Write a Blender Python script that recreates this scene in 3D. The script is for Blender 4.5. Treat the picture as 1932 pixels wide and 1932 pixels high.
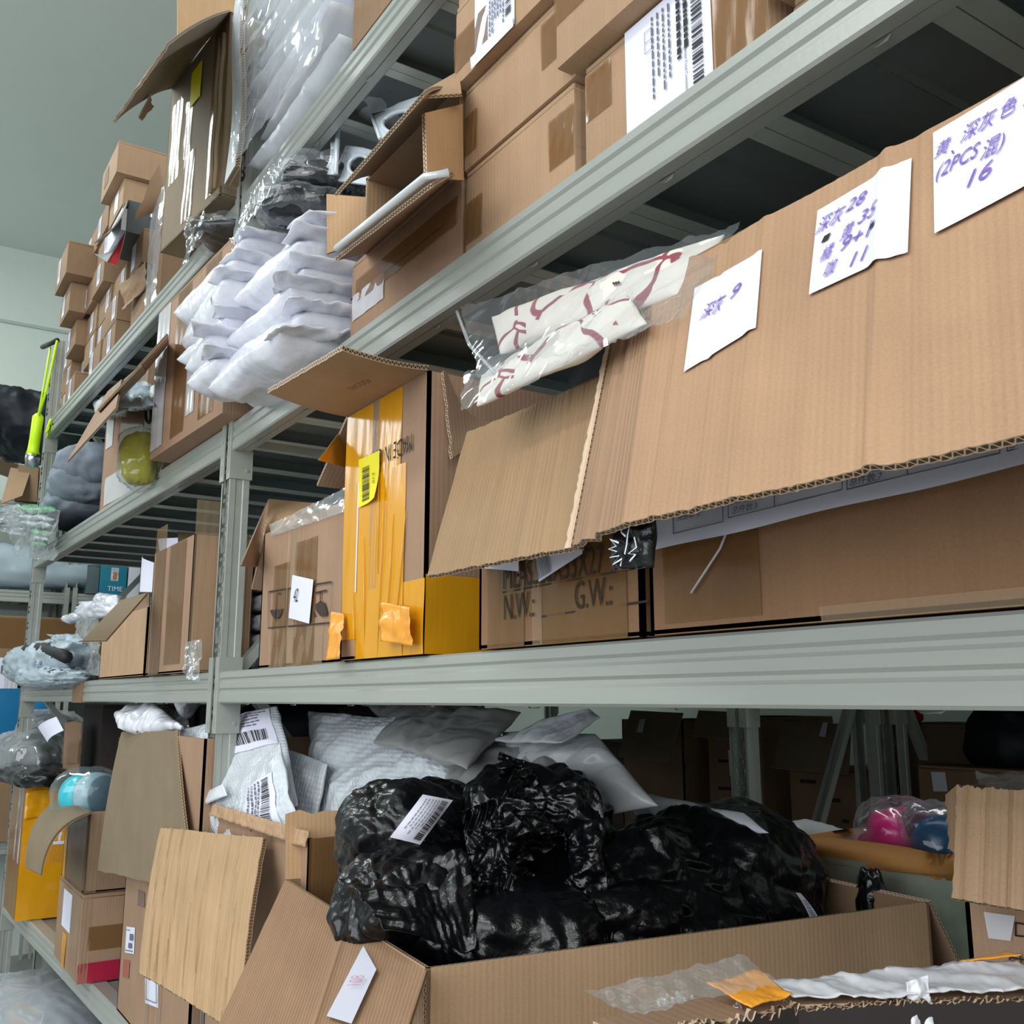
import bpy, bmesh, math, random
import numpy as np
from mathutils import Vector, Matrix
for o in list(bpy.data.objects): bpy.data.objects.remove(o)
SC = bpy.context.scene
COL = SC.collection
# ---------------------------------------------------------------- camera
FPX = 1860.0; PITCH = math.radians(10.78); PSI = math.radians(33.14)
CAM = np.array([0.0, -0.62, 1.45])
FW = np.array([-math.cos(PSI)*math.cos(PITCH), math.sin(PSI)*math.cos(PITCH), math.sin(PITCH)])
RT = np.array([math.sin(PSI), math.cos(PSI), 0.0])
UP = np.cross(RT, FW)
HF = np.array([-math.cos(PSI), math.sin(PSI), 0.0])      # horizontal heading
cd = bpy.data.cameras.new('camera'); cam = bpy.data.objects.new('camera', cd); COL.objects.link(cam)
cd.sensor_width = 36.0; cd.sensor_fit = 'HORIZONTAL'; cd.lens = 36.0*FPX/1932.0; cd.clip_start = 0.02; cd.clip_end = 60
cam.matrix_world = Matrix(((RT[0], UP[0], -FW[0], CAM[0]), (RT[1], UP[1], -FW[1], CAM[1]), (RT[2], UP[2], -FW[2], CAM[2]), (0, 0, 0, 1)))
SC.camera = cam
# ---------------------------------------------------------------- light
SC.view_settings.view_transform = 'Standard'; SC.view_settings.look = 'None'
SC.view_settings.exposure = -0.2; SC.view_settings.gamma = 1.0; SC.view_settings.use_curve_mapping = False
w = bpy.data.worlds.new('world'); SC.world = w; w.use_nodes = True
w.node_tree.nodes['Background'].inputs[0].default_value = (0.86, 0.93, 1.0, 1)
w.node_tree.nodes['Background'].inputs[1].default_value = 0.48
def area(name, loc, target, sx, sy, power, col):
    l = bpy.data.lights.new(name, 'AREA'); l.shape = 'RECTANGLE'; l.size = sx; l.size_y = sy; l.energy = power; l.color = col
    o = bpy.data.objects.new(name, l); COL.objects.link(o); o.location = loc
    o.rotation_euler = (Vector(target)-Vector(loc)).to_track_quat('-Z', 'Y').to_euler()
    return o
# tall warehouse windows across the aisle behind the camera, a skylit strip overhead, and windows down the aisle
area('window_light', (0.6, -4.6, 2.5), (-1.6, 0.3, 1.5), 5.4, 3.4, 250, (0.93, 0.97, 1.0))
area('aisle_window_light', (3.8, -1.6, 3.2), (-1.5, 0.4, 1.5), 2.2, 2.0, 95, (1.0, 0.97, 0.93))
area('ceiling_light', (-4.6, -1.05, 4.2), (-4.6, -1.05, 0), 1.8, 0.35, 48, (0.92, 1.0, 0.98))
area('ceiling_light_near', (-1.2, -2.6, 4.2), (-1.2, -2.6, 0), 2.4, 0.5, 60, (1.0, 0.98, 0.95))
area('gap_fill_light', (-1.6, .92, 4.15), (-1.6, 1.0, 0), 3.0, 0.25, 26, (0.98, 1.0, 0.98))  # unseen lamp added over the gap to brighten the rear upright
area('far_window_light', (-6.6, -2.4, 3.5), (-2, -1.2, 2.0), 1.4, 1.0, 30, (0.9, 0.97, 1.0))

def V(*a): return np.array(a, dtype=float)
def at(x, y, X=None, Y=None, Z=None):
    r = FW*FPX + RT*(x-966) - UP*(y-966)
    t = (X-CAM[0])/r[0] if X is not None else (Y-CAM[1])/r[1] if Y is not None else (Z-CAM[2])/r[2]
    return CAM + r*t
def c(x, y, Y): return at(x, y, Y=Y)
def unit(v): return v/ (np.linalg.norm(v)+1e-12)
# ---------------------------------------------------------------- tagging
def tag(o, label=None, cat=None, group=None, kind=None):
    if label: o['label'] = label
    if cat: o['category'] = cat
    if group: o['group'] = group
    if kind: o['kind'] = kind
    return o
def thing(name, label, cat, loc, group=None):
    o = bpy.data.objects.new(name, None); COL.objects.link(o); o.empty_display_size = 0.05
    o.location = [float(a) for a in loc]
    return tag(o, label, cat, group)
def origin(o):
    l = np.zeros(3)
    while o is not None: l = l + np.array(o.location); o = o.parent
    return l
def link(name, me, mat=None, parent=None, smooth=False, mats=None):
    o = bpy.data.objects.new(name, me); COL.objects.link(o)
    if mat is not None and not me.materials: me.materials.append(mat)
    if mats and not me.materials:
        for m in mats: me.materials.append(m)
    if parent is not None: o.parent = parent
    if smooth: me.polygons.foreach_set('use_smooth', [True]*len(me.polygons))
    return o
def mesh(name, vs, fs, mat=None, parent=None, smooth=False, uvs=None, mats=None, mi=None):
    """vs in world coordinates; made relative to the parent's origin"""
    vs = np.asarray(vs, dtype=float)
    if parent is not None: vs = vs - origin(parent)
    me = bpy.data.meshes.new(name)
    me.from_pydata([tuple(v) for v in vs], [], [tuple(int(i) for i in f) for f in fs])
    if uvs is not None:
        ul = me.uv_layers.new(name='UVMap')
        flat = np.array([uvs[i] for f in fs for i in f] if len(uvs) == len(vs) else uvs, dtype=float).ravel()
        ul.data.foreach_set('uv', flat)
    o = link(name, me, mat, parent, smooth, mats)
    if mi is not None: me.polygons.foreach_set('material_index', mi)
    return o
# ---------------------------------------------------------------- materials
MATS = {}
def newmat(name):
    m = bpy.data.materials.new(name); m.use_nodes = True; nt = m.node_tree
    return m, nt, nt.nodes['Principled BSDF']
def N(nt, t, **k):
    n = nt.nodes.new(t)
    for a, b in k.items():
        if a.startswith('i_'): n.inputs[a[2:].replace('_', ' ')].default_value = b
        else: setattr(n, a, b)
    return n
def rgb(r, g, b):   # sRGB 0-255 to linear
    f = lambda c: (c/255/12.92) if c/255 <= 0.04045 else ((c/255+0.055)/1.055)**2.4
    return (f(r), f(g), f(b), 1)
def plain(name, col=None, rough=0.5, metal=0.0, noise=0.06, nscale=9.0, bump=0.0, bscale=60.0, spec=0.5, alpha=1.0, coat=0.0, trans=0.0, emit=None):
    if name in MATS: return MATS[name]
    m, nt, b = newmat(name); L = nt.links.new
    tc = N(nt, 'ShaderNodeTexCoord'); nz = N(nt, 'ShaderNodeTexNoise', i_Scale=nscale, i_Detail=5.0)
    L(tc.outputs['Object'], nz.inputs['Vector'])
    mr = N(nt, 'ShaderNodeMapRange'); mr.inputs['From Min'].default_value = 0.3; mr.inputs['From Max'].default_value = 0.7
    mr.inputs['To Min'].default_value = 1-noise; mr.inputs['To Max'].default_value = 1+noise
    L(nz.outputs[0], mr.inputs['Value'])
    mx = N(nt, 'ShaderNodeVectorMath', operation='SCALE'); mx.inputs[0].default_value = col[:3]
    L(mr.outputs[0], mx.inputs['Scale']); L(mx.outputs[0], b.inputs['Base Color'])
    b.inputs['Roughness'].default_value = rough; b.inputs['Metallic'].default_value = metal
    b.inputs['Specular IOR Level'].default_value = spec; b.inputs['Alpha'].default_value = alpha
    b.inputs['Coat Weight'].default_value = coat; b.inputs['Coat Roughness'].default_value = 0.15
    b.inputs['Transmission Weight'].default_value = trans
    if bump:
        n2 = N(nt, 'ShaderNodeTexNoise', i_Scale=bscale, i_Detail=4.0); L(tc.outputs['Object'], n2.inputs['Vector'])
        bp = N(nt, 'ShaderNodeBump', i_Strength=bump, i_Distance=0.004); L(n2.outputs[0], bp.inputs['Height']); L(bp.outputs[0], b.inputs['Normal'])
    MATS[name] = m; return m
def cardboard(name, col, stripe=0.07, streak=0.035, pitch=0.0075, rough=0.72, speck=0.06, vertical=True):
    """corrugated board: flutes run along UV.y"""
    if name in MATS: return MATS[name]
    m, nt, b = newmat(name); L = nt.links.new
    uv = N(nt, 'ShaderNodeTexCoord'); sep = N(nt, 'ShaderNodeSeparateXYZ'); L(uv.outputs['UV'], sep.inputs[0])
    mp = N(nt, 'ShaderNodeMapping'); mp.inputs['Scale'].default_value = (60, 2.0, 1) if vertical else (2, 60, 1)
    L(uv.outputs['UV'], mp.inputs[0])
    st = N(nt, 'ShaderNodeTexNoise', i_Scale=1.0, i_Detail=3.0); L(mp.outputs[0], st.inputs['Vector'])
    big = N(nt, 'ShaderNodeTexNoise', i_Scale=7.0, i_Detail=4.0); L(uv.outputs['UV'], big.inputs['Vector'])
    fine = N(nt, 'ShaderNodeTexNoise', i_Scale=420.0, i_Detail=2.0); L(uv.outputs['UV'], fine.inputs['Vector'])
    def rng(src, a):
        r = N(nt, 'ShaderNodeMapRange'); r.inputs['From Min'].default_value = .3; r.inputs['From Max'].default_value = .7
        r.inputs['To Min'].default_value = 1-a; r.inputs['To Max'].default_value = 1+a; L(src, r.inputs['Value']); return r.outputs[0]
    m1 = N(nt, 'ShaderNodeMath', operation='MULTIPLY'); L(rng(st.outputs[0], streak), m1.inputs[0]); L(rng(big.outputs[0], .08), m1.inputs[1])
    m2 = N(nt, 'ShaderNodeMath', operation='MULTIPLY'); L(m1.outputs[0], m2.inputs[0]); L(rng(fine.outputs[0], speck), m2.inputs[1])
    sc = N(nt, 'ShaderNodeVectorMath', operation='SCALE'); sc.inputs[0].default_value = col[:3]; L(m2.outputs[0], sc.inputs['Scale'])
    L(sc.outputs[0], b.inputs['Base Color'])
    wv = N(nt, 'ShaderNodeMath', operation='MULTIPLY'); wv.inputs[1].default_value = 2*math.pi/pitch
    L(sep.outputs['X' if vertical else 'Y'], wv.inputs[0]); sn = N(nt, 'ShaderNodeMath', operation='SINE'); L(wv.outputs[0], sn.inputs[0])
    ad = N(nt, 'ShaderNodeMath', operation='ADD'); L(sn.outputs[0], ad.inputs[0])
    s3 = N(nt, 'ShaderNodeMath', operation='MULTIPLY'); s3.inputs[1].default_value = 4.0; L(st.outputs[0], s3.inputs[0]); L(s3.outputs[0], ad.inputs[1])
    bp = N(nt, 'ShaderNodeBump', i_Strength=stripe, i_Distance=0.0012); L(ad.outputs[0], bp.inputs['Height']); L(bp.outputs[0], b.inputs['Normal'])
    b.inputs['Roughness'].default_value = rough; b.inputs['Specular IOR Level'].default_value = 0.25
    MATS[name] = m; return m
def flute():
    if 'flute' in MATS: return MATS['flute']
    m, nt, b = newmat('flute'); L = nt.links.new
    uv = N(nt, 'ShaderNodeTexCoord'); sep = N(nt, 'ShaderNodeSeparateXYZ'); L(uv.outputs['UV'], sep.inputs[0])
    a = N(nt, 'ShaderNodeMath', operation='MULTIPLY'); a.inputs[1].default_value = 2*math.pi/0.0075; L(sep.outputs['X'], a.inputs[0])
    s = N(nt, 'ShaderNodeMath', operation='SINE'); L(a.outputs[0], s.inputs[0])
    h = N(nt, 'ShaderNodeMath', operation='MULTIPLY_ADD'); h.inputs[1].default_value = 0.36; h.inputs[2].default_value = 0.5; L(s.outputs[0], h.inputs[0])
    d = N(nt, 'ShaderNodeMath', operation='SUBTRACT'); L(h.outputs[0], d.inputs[0]); L(sep.outputs['Y'], d.inputs[1])
    ab = N(nt, 'ShaderNodeMath', operation='ABSOLUTE'); L(d.outputs[0], ab.inputs[0])
    # liners: near 0 and 1
    e = N(nt, 'ShaderNodeMath', operation='PINGPONG'); e.inputs[1].default_value = 0.5; L(sep.outputs['Y'], e.inputs[0])
    mn = N(nt, 'ShaderNodeMath', operation='MINIMUM'); L(ab.outputs[0], mn.inputs[0]); L(e.outputs[0], mn.inputs[1])
    cr = N(nt, 'ShaderNodeMapRange'); cr.inputs['From Min'].default_value = 0.10; cr.inputs['From Max'].default_value = 0.2; L(mn.outputs[0], cr.inputs['Value'])
    mx = N(nt, 'ShaderNodeMix', data_type='RGBA'); mx.inputs[6].default_value = rgb(190, 165, 138); mx.inputs[7].default_value = rgb(70, 50, 36)
    L(cr.outputs[0], mx.inputs[0]); L(mx.outputs[2], b.inputs['Base Color']); b.inputs['Roughness'].default_value = 0.48
    MATS['flute'] = m; return m
def film(name, tint=(0.96, 0.97, 0.98), base=0.035, edge=0.42, rough=0.10, milk=(0.75, 0.8, 0.85), milkf=0.30):
    """clear plastic film: see-through, with a real glossy surface and a little haze"""
    if name in MATS: return MATS[name]
    m = bpy.data.materials.new(name); m.use_nodes = True; nt = m.node_tree; nt.nodes.clear(); L = nt.links.new
    out = N(nt, 'ShaderNodeOutputMaterial'); tr = N(nt, 'ShaderNodeBsdfTransparent'); tr.inputs[0].default_value = (*tint, 1)
    gl = N(nt, 'ShaderNodeBsdfGlossy'); gl.inputs[0].default_value = (1, 1, 1, 1); gl.inputs[1].default_value = rough
    df = N(nt, 'ShaderNodeBsdfDiffuse'); df.inputs[0].default_value = (*milk, 1)
    m1 = N(nt, 'ShaderNodeMixShader'); m1.inputs[0].default_value = milkf; L(gl.outputs[0], m1.inputs[1]); L(df.outputs[0], m1.inputs[2])
    fr = N(nt, 'ShaderNodeLayerWeight'); fr.inputs[0].default_value = 0.35
    mr = N(nt, 'ShaderNodeMapRange'); mr.inputs['To Min'].default_value = base; mr.inputs['To Max'].default_value = edge
    L(fr.outputs['Facing'], mr.inputs['Value'])
    m2 = N(nt, 'ShaderNodeMixShader'); L(mr.outputs[0], m2.inputs[0]); L(tr.outputs[0], m2.inputs[1]); L(m1.outputs[0], m2.inputs[2])
    L(m2.outputs[0], out.inputs[0]); MATS[name] = m; return m
def tapemat(name, col, alpha, rough=0.16):
    if name in MATS: return MATS[name]
    m, nt, b = newmat(name); L = nt.links.new
    uv = N(nt, 'ShaderNodeTexCoord'); mp = N(nt, 'ShaderNodeMapping'); mp.inputs['Scale'].default_value = (45, 6, 1); L(uv.outputs['UV'], mp.inputs[0])
    nz = N(nt, 'ShaderNodeTexNoise', i_Scale=1.0, i_Detail=4.0, i_Distortion=1.2); L(mp.outputs[0], nz.inputs['Vector'])
    bp = N(nt, 'ShaderNodeBump', i_Strength=0.35, i_Distance=0.0015); L(nz.outputs[0], bp.inputs['Height']); L(bp.outputs[0], b.inputs['Normal'])
    b.inputs['Base Color'].default_value = col; b.inputs['Alpha'].default_value = alpha; b.inputs['Roughness'].default_value = rough
    b.inputs['Specular IOR Level'].default_value = 0.7
    MATS[name] = m; return m
def metalpaint():
    if 'rack_paint' in MATS: return MATS['rack_paint']
    m, nt, b = newmat('rack_paint'); L = nt.links.new
    tc = N(nt, 'ShaderNodeTexCoord'); mp = N(nt, 'ShaderNodeMapping'); mp.inputs['Scale'].default_value = (1.5, 12, 30); L(tc.outputs['Object'], mp.inputs[0])
    nz = N(nt, 'ShaderNodeTexNoise', i_Scale=1.2, i_Detail=5.0); L(mp.outputs[0], nz.inputs['Vector'])
    cr = N(nt, 'ShaderNodeMix', data_type='RGBA'); cr.inputs[6].default_value = rgb(144, 148, 143); cr.inputs[7].default_value = rgb(163, 167, 161)
    L(nz.outputs[0], cr.inputs[0]); L(cr.outputs[2], b.inputs['Base Color'])
    b.inputs['Roughness'].default_value = 0.28; b.inputs['Specular IOR Level'].default_value = 0.6
    n2 = N(nt, 'ShaderNodeTexNoise', i_Scale=180.0, i_Detail=2.0); L(tc.outputs['Object'], n2.inputs['Vector'])
    bp = N(nt, 'ShaderNodeBump', i_Strength=0.12, i_Distance=0.0015); L(n2.outputs[0], bp.inputs['Height']); L(bp.outputs[0], b.inputs['Normal'])
    MATS['rack_paint'] = m; return m
PAINT = metalpaint()
DECK = plain('deck_paint', rgb(132, 142, 144), rough=0.35, noise=0.08)
LIP = plain('lip_paint_lit', rgb(206, 214, 207), rough=0.2, noise=0.05, bump=.12, bscale=200)  # pale rack paint made brighter still, reflected light put into the lip colour
KRAFT = cardboard('kraft', rgb(167, 137, 109))
KRAFTD = cardboard('kraft_dark', rgb(142, 115, 90), stripe=0.07)
KRAFTL = cardboard('kraft_light', rgb(182, 150, 119))
KRAFTR = cardboard('kraft_rib', rgb(180, 148, 117), stripe=0.35, streak=0.10)
KRAFTG = cardboard('kraft_grey', rgb(130, 115, 93), stripe=0.12)
KRAFTP = cardboard('kraft_pink', rgb(157, 127, 104), stripe=0.07)
KIN = cardboard('kraft_inner', rgb(194, 158, 121), stripe=0.07)
FLUTE = flute()
TAPE = tapemat('tape_brown', rgb(128, 90, 50), 0.62)
TAPEC = tapemat('tape_clear', rgb(190, 165, 135), 0.30, 0.1)
TAPEY = tapemat('tape_yellow', rgb(228, 160, 20), 0.86)
TAPEW = tapemat('tape_white', rgb(215, 215, 220), 0.75)
PAPER = plain('paper', rgb(222, 223, 240), rough=0.6, noise=0.02)
PAPERY = plain('paper_yellow', rgb(238, 226, 20), rough=0.6, noise=0.03)
INK = plain('ink_black', rgb(28, 26, 28), rough=0.6, noise=0.1)
INKB = plain('ink_box', rgb(52, 40, 32), rough=0.8, noise=0.2)
INKG = plain('ink_grey', rgb(100, 104, 116), rough=0.7, noise=0.1)
INKP = plain('ink_purple', rgb(122, 92, 176), rough=0.6, noise=0.15, nscale=90)
INKR = plain('ink_red', rgb(205, 150, 165), rough=0.6)
MAILER = plain('mailer_white', rgb(214, 216, 226), rough=0.27, noise=0.03, bump=0.5, bscale=42, coat=0.3)
MAILERT = plain('mailer_tint', rgb(196, 201, 206), rough=0.28, noise=0.06, bump=0.25, bscale=50, coat=0.3)
BUBBLE = plain('mailer_bubble', rgb(204, 210, 218), rough=0.32, noise=0.03, coat=0.3)
def bubble_bump(m, scale=85, strength=.5):
    nt = m.node_tree; b = nt.nodes['Principled BSDF']; tc = N(nt, 'ShaderNodeTexCoord')
    vo = N(nt, 'ShaderNodeTexVoronoi', i_Scale=scale, i_Randomness=0.15); nt.links.new(tc.outputs['UV'], vo.inputs['Vector'])
    bp = N(nt, 'ShaderNodeBump', i_Strength=strength, i_Distance=0.004); bp.invert = True
    nt.links.new(vo.outputs['Distance'], bp.inputs['Height']); nt.links.new(bp.outputs[0], b.inputs['Normal'])
bubble_bump(BUBBLE)
GREYBAG = plain('bag_grey', rgb(150, 150, 150), rough=0.3, noise=0.15, nscale=6)
GREYBAGL = plain('bag_grey_light', rgb(190, 192, 196), rough=0.3, noise=0.1, nscale=6)
BLACKBAG = plain('bag_black', rgb(9, 10, 14), rough=0.24, noise=0.2, spec=0.5, bump=0.55, bscale=55)
BLACKCLOTH = plain('black_cloth', rgb(12, 14, 22), rough=0.8, noise=0.3)
CLEAR = film('clear_film')
CLEARH = film('hazy_film', base=0.12, edge=0.55, milk=(0.8, 0.85, 0.9), milkf=0.45)
TRANSL = film('frosted_plastic', base=0.55, edge=0.92, rough=0.2, milk=(0.80, 0.87, 0.93), milkf=0.78)
def printed_canvas():
    m, nt, b = newmat('canvas_print'); L = nt.links.new
    tc = N(nt, 'ShaderNodeTexCoord'); nz = N(nt, 'ShaderNodeTexNoise', i_Scale=11.0, i_Detail=1.5); L(tc.outputs['UV'], nz.inputs['Vector'])
    mx = N(nt, 'ShaderNodeVectorMath', operation='MULTIPLY_ADD'); mx.inputs[1].default_value = (.07, .07, .07); L(nz.outputs['Color'], mx.inputs[0]); L(tc.outputs['UV'], mx.inputs[2])
    vo = N(nt, 'ShaderNodeTexVoronoi', i_Scale=12.0); vo.feature = 'DISTANCE_TO_EDGE'; L(mx.outputs[0], vo.inputs['Vector'])
    mr = N(nt, 'ShaderNodeMapRange'); mr.inputs['From Min'].default_value = .030; mr.inputs['From Max'].default_value = .042; L(vo.outputs['Distance'], mr.inputs['Value'])
    n2 = N(nt, 'ShaderNodeTexNoise', i_Scale=16.0, i_Detail=0.0); L(tc.outputs['UV'], n2.inputs['Vector'])
    gate = N(nt, 'ShaderNodeMath', operation='GREATER_THAN'); gate.inputs[1].default_value = .56; L(n2.outputs[0], gate.inputs[0])
    mxx = N(nt, 'ShaderNodeMath', operation='MAXIMUM'); L(mr.outputs[0], mxx.inputs[0]); L(gate.outputs[0], mxx.inputs[1])
    mc = N(nt, 'ShaderNodeMix', data_type='RGBA'); mc.inputs[6].default_value = rgb(140, 66, 80); mc.inputs[7].default_value = rgb(218, 212, 202); L(mxx.outputs[0], mc.inputs[0])
    L(mc.outputs[2], b.inputs['Base Color']); b.inputs['Roughness'].default_value = .85
    return m
# ---------------------------------------------------------------- shapes
def boxmesh(name, lo, hi, mat, parent=None, bevel=0.0, frame=None, seg=2):
    """axis-aligned box lo..hi; frame(p) maps local to world"""
    bm = bmesh.new(); bmesh.ops.create_cube(bm, size=1)
    lo = np.array(lo, float); hi = np.array(hi, float)
    for v in bm.verts: v.co = Vector((np.array(v.co)+.5)*(hi-lo)+lo)
    if bevel: bmesh.ops.bevel(bm, geom=list(bm.edges), offset=bevel, segments=seg, profile=.7, affect='EDGES')
    bm.normal_update(); ul = bm.loops.layers.uv.new('UVMap')
    for f in bm.faces:
        n = f.normal; a = max(range(3), key=lambda i: abs(n[i]))
        for l in f.loops:
            p = l.vert.co; l[ul].uv = (p.y, p.z) if a == 0 else (p.x, p.z) if a == 1 else (p.x, p.y)
    off = origin(parent) if parent is not None else np.zeros(3)
    for v in bm.verts:
        p = np.array(v.co); p = frame(p) if frame else p
        v.co = Vector(p-off)
    me = bpy.data.meshes.new(name); bm.to_mesh(me); bm.free()
    o = link(name, me, mat, parent)
    if bevel:
        me.polygons.foreach_set('use_smooth', [True]*len(me.polygons)); me.set_sharp_from_angle(angle=math.radians(40))
    return o
def tri(x): return np.abs((x % 1.0)-0.5)*4-1
def crumple(P, seed, f=6.0, n=7, warp=0.35):
    """piecewise-linear crease field in about -1..1 : sharp folds in random directions"""
    r = np.random.RandomState(seed); P = np.asarray(P, float); Q = P.copy()
    for k in range(3):
        d = r.normal(size=3); d /= np.linalg.norm(d); e = r.normal(size=3); e /= np.linalg.norm(e)
        Q = Q + warp/f*np.outer(np.sin(P@d*f*r.uniform(1.5, 4)+r.uniform(0, 6)), e)
    h = np.zeros(len(P)); wsum = 0
    for k in range(n):
        d = r.normal(size=3); d /= np.linalg.norm(d); s = f*r.uniform(.5, 2.6); a = 1/s
        env = 0.35+0.65*np.clip(np.sin(P@np.roll(d, 1)*f*.8+r.uniform(0, 6)), 0, 1)
        h += a*tri(Q@d*s+r.rand())*env; wsum += a
    return h/wsum*1.6
def smoothn(P, seed, f=3.0):
    r = np.random.RandomState(seed); h = np.zeros(len(P))
    for k in range(5):
        d = r.normal(size=3); d /= np.linalg.norm(d); h += np.sin(P@d*f*r.uniform(.6, 2.2)*2+r.uniform(0, 6))
    return h/3
def grid_faces(nu, nv, off=0, flip=False):
    fs = []
    for j in range(nv):
        for i in range(nu):
            a = off+j*(nu+1)+i; q = (a, a+1, a+nu+2, a+nu+1); fs.append(q[::-1] if flip else q)
    return fs
def quad_frame(A, B, C, D):
    U = (B-A+C-D)/2; W = (D-A+C-B)/2; n = unit(np.cross(U, W)); return np.linalg.norm(U), np.linalg.norm(W), n
def sheet(name, A, B, C, D, mat, parent, t=0.005, nu=2, nv=2, disp=None, ragged=None, seed=0, inner=None, bend=0.0, label=None, smooth=True, closed=False):
    """board: A top-left, B top-right, C bottom-right, D bottom-left seen from its outer side; flutes run A->D.
    Outer face sits on the quad, thickness goes inward. ragged = dict(side -> amplitude) for sides t r b l"""
    A, B, C, D = [np.array(p, float) for p in (A, B, C, D)]
    W, H, n = quad_frame(A, B, C, D); n = -n      # A,B,C,D clockwise from outside => -cross faces outside
    ts = np.linspace(0, 1, nu+1); tv = np.linspace(0, 1, nv+1); r = np.random.RandomState(seed+7)
    U, Vv = np.meshgrid(ts, tv); U = U.ravel(); Vv = Vv.ravel()
    P = (A[None]*((1-U)*(1-Vv))[:, None]+B[None]*(U*(1-Vv))[:, None]+C[None]*(U*Vv)[:, None]+D[None]*((1-U)*Vv)[:, None])
    if ragged:
        def rag(k): return np.cumsum(r.normal(size=k))*0.25+r.normal(size=k)*.8
        ju = unit(B-A); jv = unit(D-A)
        for s, a in ragged.items():
            if s == 't': idx = np.where(Vv == 0)[0]; dirv = jv
            if s == 'b': idx = np.where(Vv == 1)[0]; dirv = jv
            if s == 'l': idx = np.where(U == 0)[0]; dirv = ju
            if s == 'r': idx = np.where(U == 1)[0]; dirv = ju
            P[idx] += np.outer(np.clip(rag(len(idx)), -2.5, 2.5)*a, dirv)
    d = np.zeros(len(P))
    if bend: d += bend*4*Vv*(1-Vv)
    if disp is not None: d += disp(U, Vv)
    P = P + d[:, None]*n
    Q = P - n*t
    m = len(P); vs = np.vstack([P, Q]); fs = grid_faces(nu, nv, 0, True); nf = len(fs)
    fs += grid_faces(nu, nv, m, False); mi = [0]*nf+[2 if inner else 0]*nf
    uv = []
    uvp = np.stack([U*W, (1-Vv)*H], 1)
    for f in fs: uv += [uvp[i % m] for i in f]
    def edge(seq, ln, em=1):
        for k in range(len(seq)-1):
            a, b = seq[k], seq[k+1]; fs.append((a, b, b+m, a+m)); mi.append(em)
            s0, s1 = ln*k/(len(seq)-1), ln*(k+1)/(len(seq)-1); uv.extend([(s0, 1), (s1, 1), (s1, 0), (s0, 0)])
    ce = 0 if closed else 1
    edge([i for i in range(nu+1)], W); edge([j*(nu+1)+nu for j in range(nv+1)], H, ce)
    edge([nv*(nu+1)+i for i in range(nu, -1, -1)], W, ce); edge([j*(nu+1) for j in range(nv, -1, -1)], H, ce)
    mats = [mat, FLUTE]+([inner] if inner else [])
    o = mesh(name, vs, fs, parent=parent, uvs=uv, mats=mats, mi=mi)
    if nu > 2 or nv > 2:
        o.data.polygons.foreach_set('use_smooth', [True]*len(fs)); o.data.set_sharp_from_angle(angle=math.radians(35))
    if label: o['label'] = label
    return o
def patch(name, A, B, C, D, mat, parent, off=0.001, nu=1, nv=1, disp=None, cut=0.0, label=None, crease=0, seed=0, smooth=True, curl=0.0):
    """thin sticker / tape / paper lying just off the quad; A TL, B TR, C BR, D BL from outside"""
    A, B, C, D = [np.array(p, float) for p in (A, B, C, D)]
    W, H, n = quad_frame(A, B, C, D); n = -n
    U, Vv = np.meshgrid(np.linspace(0, 1, nu+1), np.linspace(0, 1, nv+1)); U = U.ravel(); Vv = Vv.ravel()
    P = (A[None]*((1-U)*(1-Vv))[:, None]+B[None]*(U*(1-Vv))[:, None]+C[None]*(U*Vv)[:, None]+D[None]*((1-U)*Vv)[:, None])
    d = np.full(len(P), off)
    if crease: d += crease*(crumple(P, seed, 14)+0.8)
    if curl: d += curl*np.clip(U+Vv-1.35, 0, 1)**1.5*4
    if disp is not None: d += disp(U, Vv)
    P = P+d[:, None]*n
    o = mesh(name, P, grid_faces(nu, nv, 0, True), mat, parent, smooth=(nu > 1 or nv > 1) and smooth, uvs=np.stack([U*W, (1-Vv)*H], 1))
    if label: o['label'] = label
    return o
def bars(name, A, B, C, D, mat, parent, specs, off=0.0032):
    """many little printed rectangles in unit coords (u0,v0,u1,v1), v down, on a quad; one mesh"""
    A, B, C, D = [np.array(p, float) for p in (A, B, C, D)]; W, H, n = quad_frame(A, B, C, D); n = -n
    def P(u, v): return A*(1-u)*(1-v)+B*u*(1-v)+C*u*v+D*(1-u)*v+n*off
    vs = []; fs = []
    for (u0, v0, u1, v1) in specs:
        k = len(vs); vs += [P(u0, v0), P(u0, v1), P(u1, v1), P(u1, v0)]; fs.append((k, k+1, k+2, k+3))
    return mesh(name, vs, fs, mat, parent)
def barcode_specs(u0, v0, u1, v1, seed=1, horiz=False, n=34):
    r = random.Random(seed); s = []; x = 0.0
    while x < 1:
        wd = r.choice([.008, .014, .022]); s.append((x, min(1, x+wd))); x += wd+r.choice([.010, .018, .026])
    if horiz: return [(u0, v0+(v1-v0)*a, u1, v0+(v1-v0)*b) for a, b in s]
    return [(u0+(u1-u0)*a, v0, u0+(u1-u0)*b, v1) for a, b in s]
def textlines(u0, v0, u1, v1, n, seed=1, horiz=True, fill=.45):
    """rows of tiny word-like dashes"""
    r = random.Random(seed); s = []
    for k in range(n):
        a = k/n; x = 0.0; end = r.uniform(.7, 1)
        while x < end:
            wd = r.uniform(.03, .10); y0 = a; y1 = a+fill/n
            q = (x, y0, min(x+wd, 1), y1); x += wd+.02
            s.append((u0+(u1-u0)*q[0], v0+(v1-v0)*q[1], u0+(u1-u0)*q[2], v0+(v1-v0)*q[3]) if horiz else
                     (u1-(u1-u0)*q[3], v0+(v1-v0)*q[0], u1-(u1-u0)*q[1], v0+(v1-v0)*q[2]))
    return s
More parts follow.
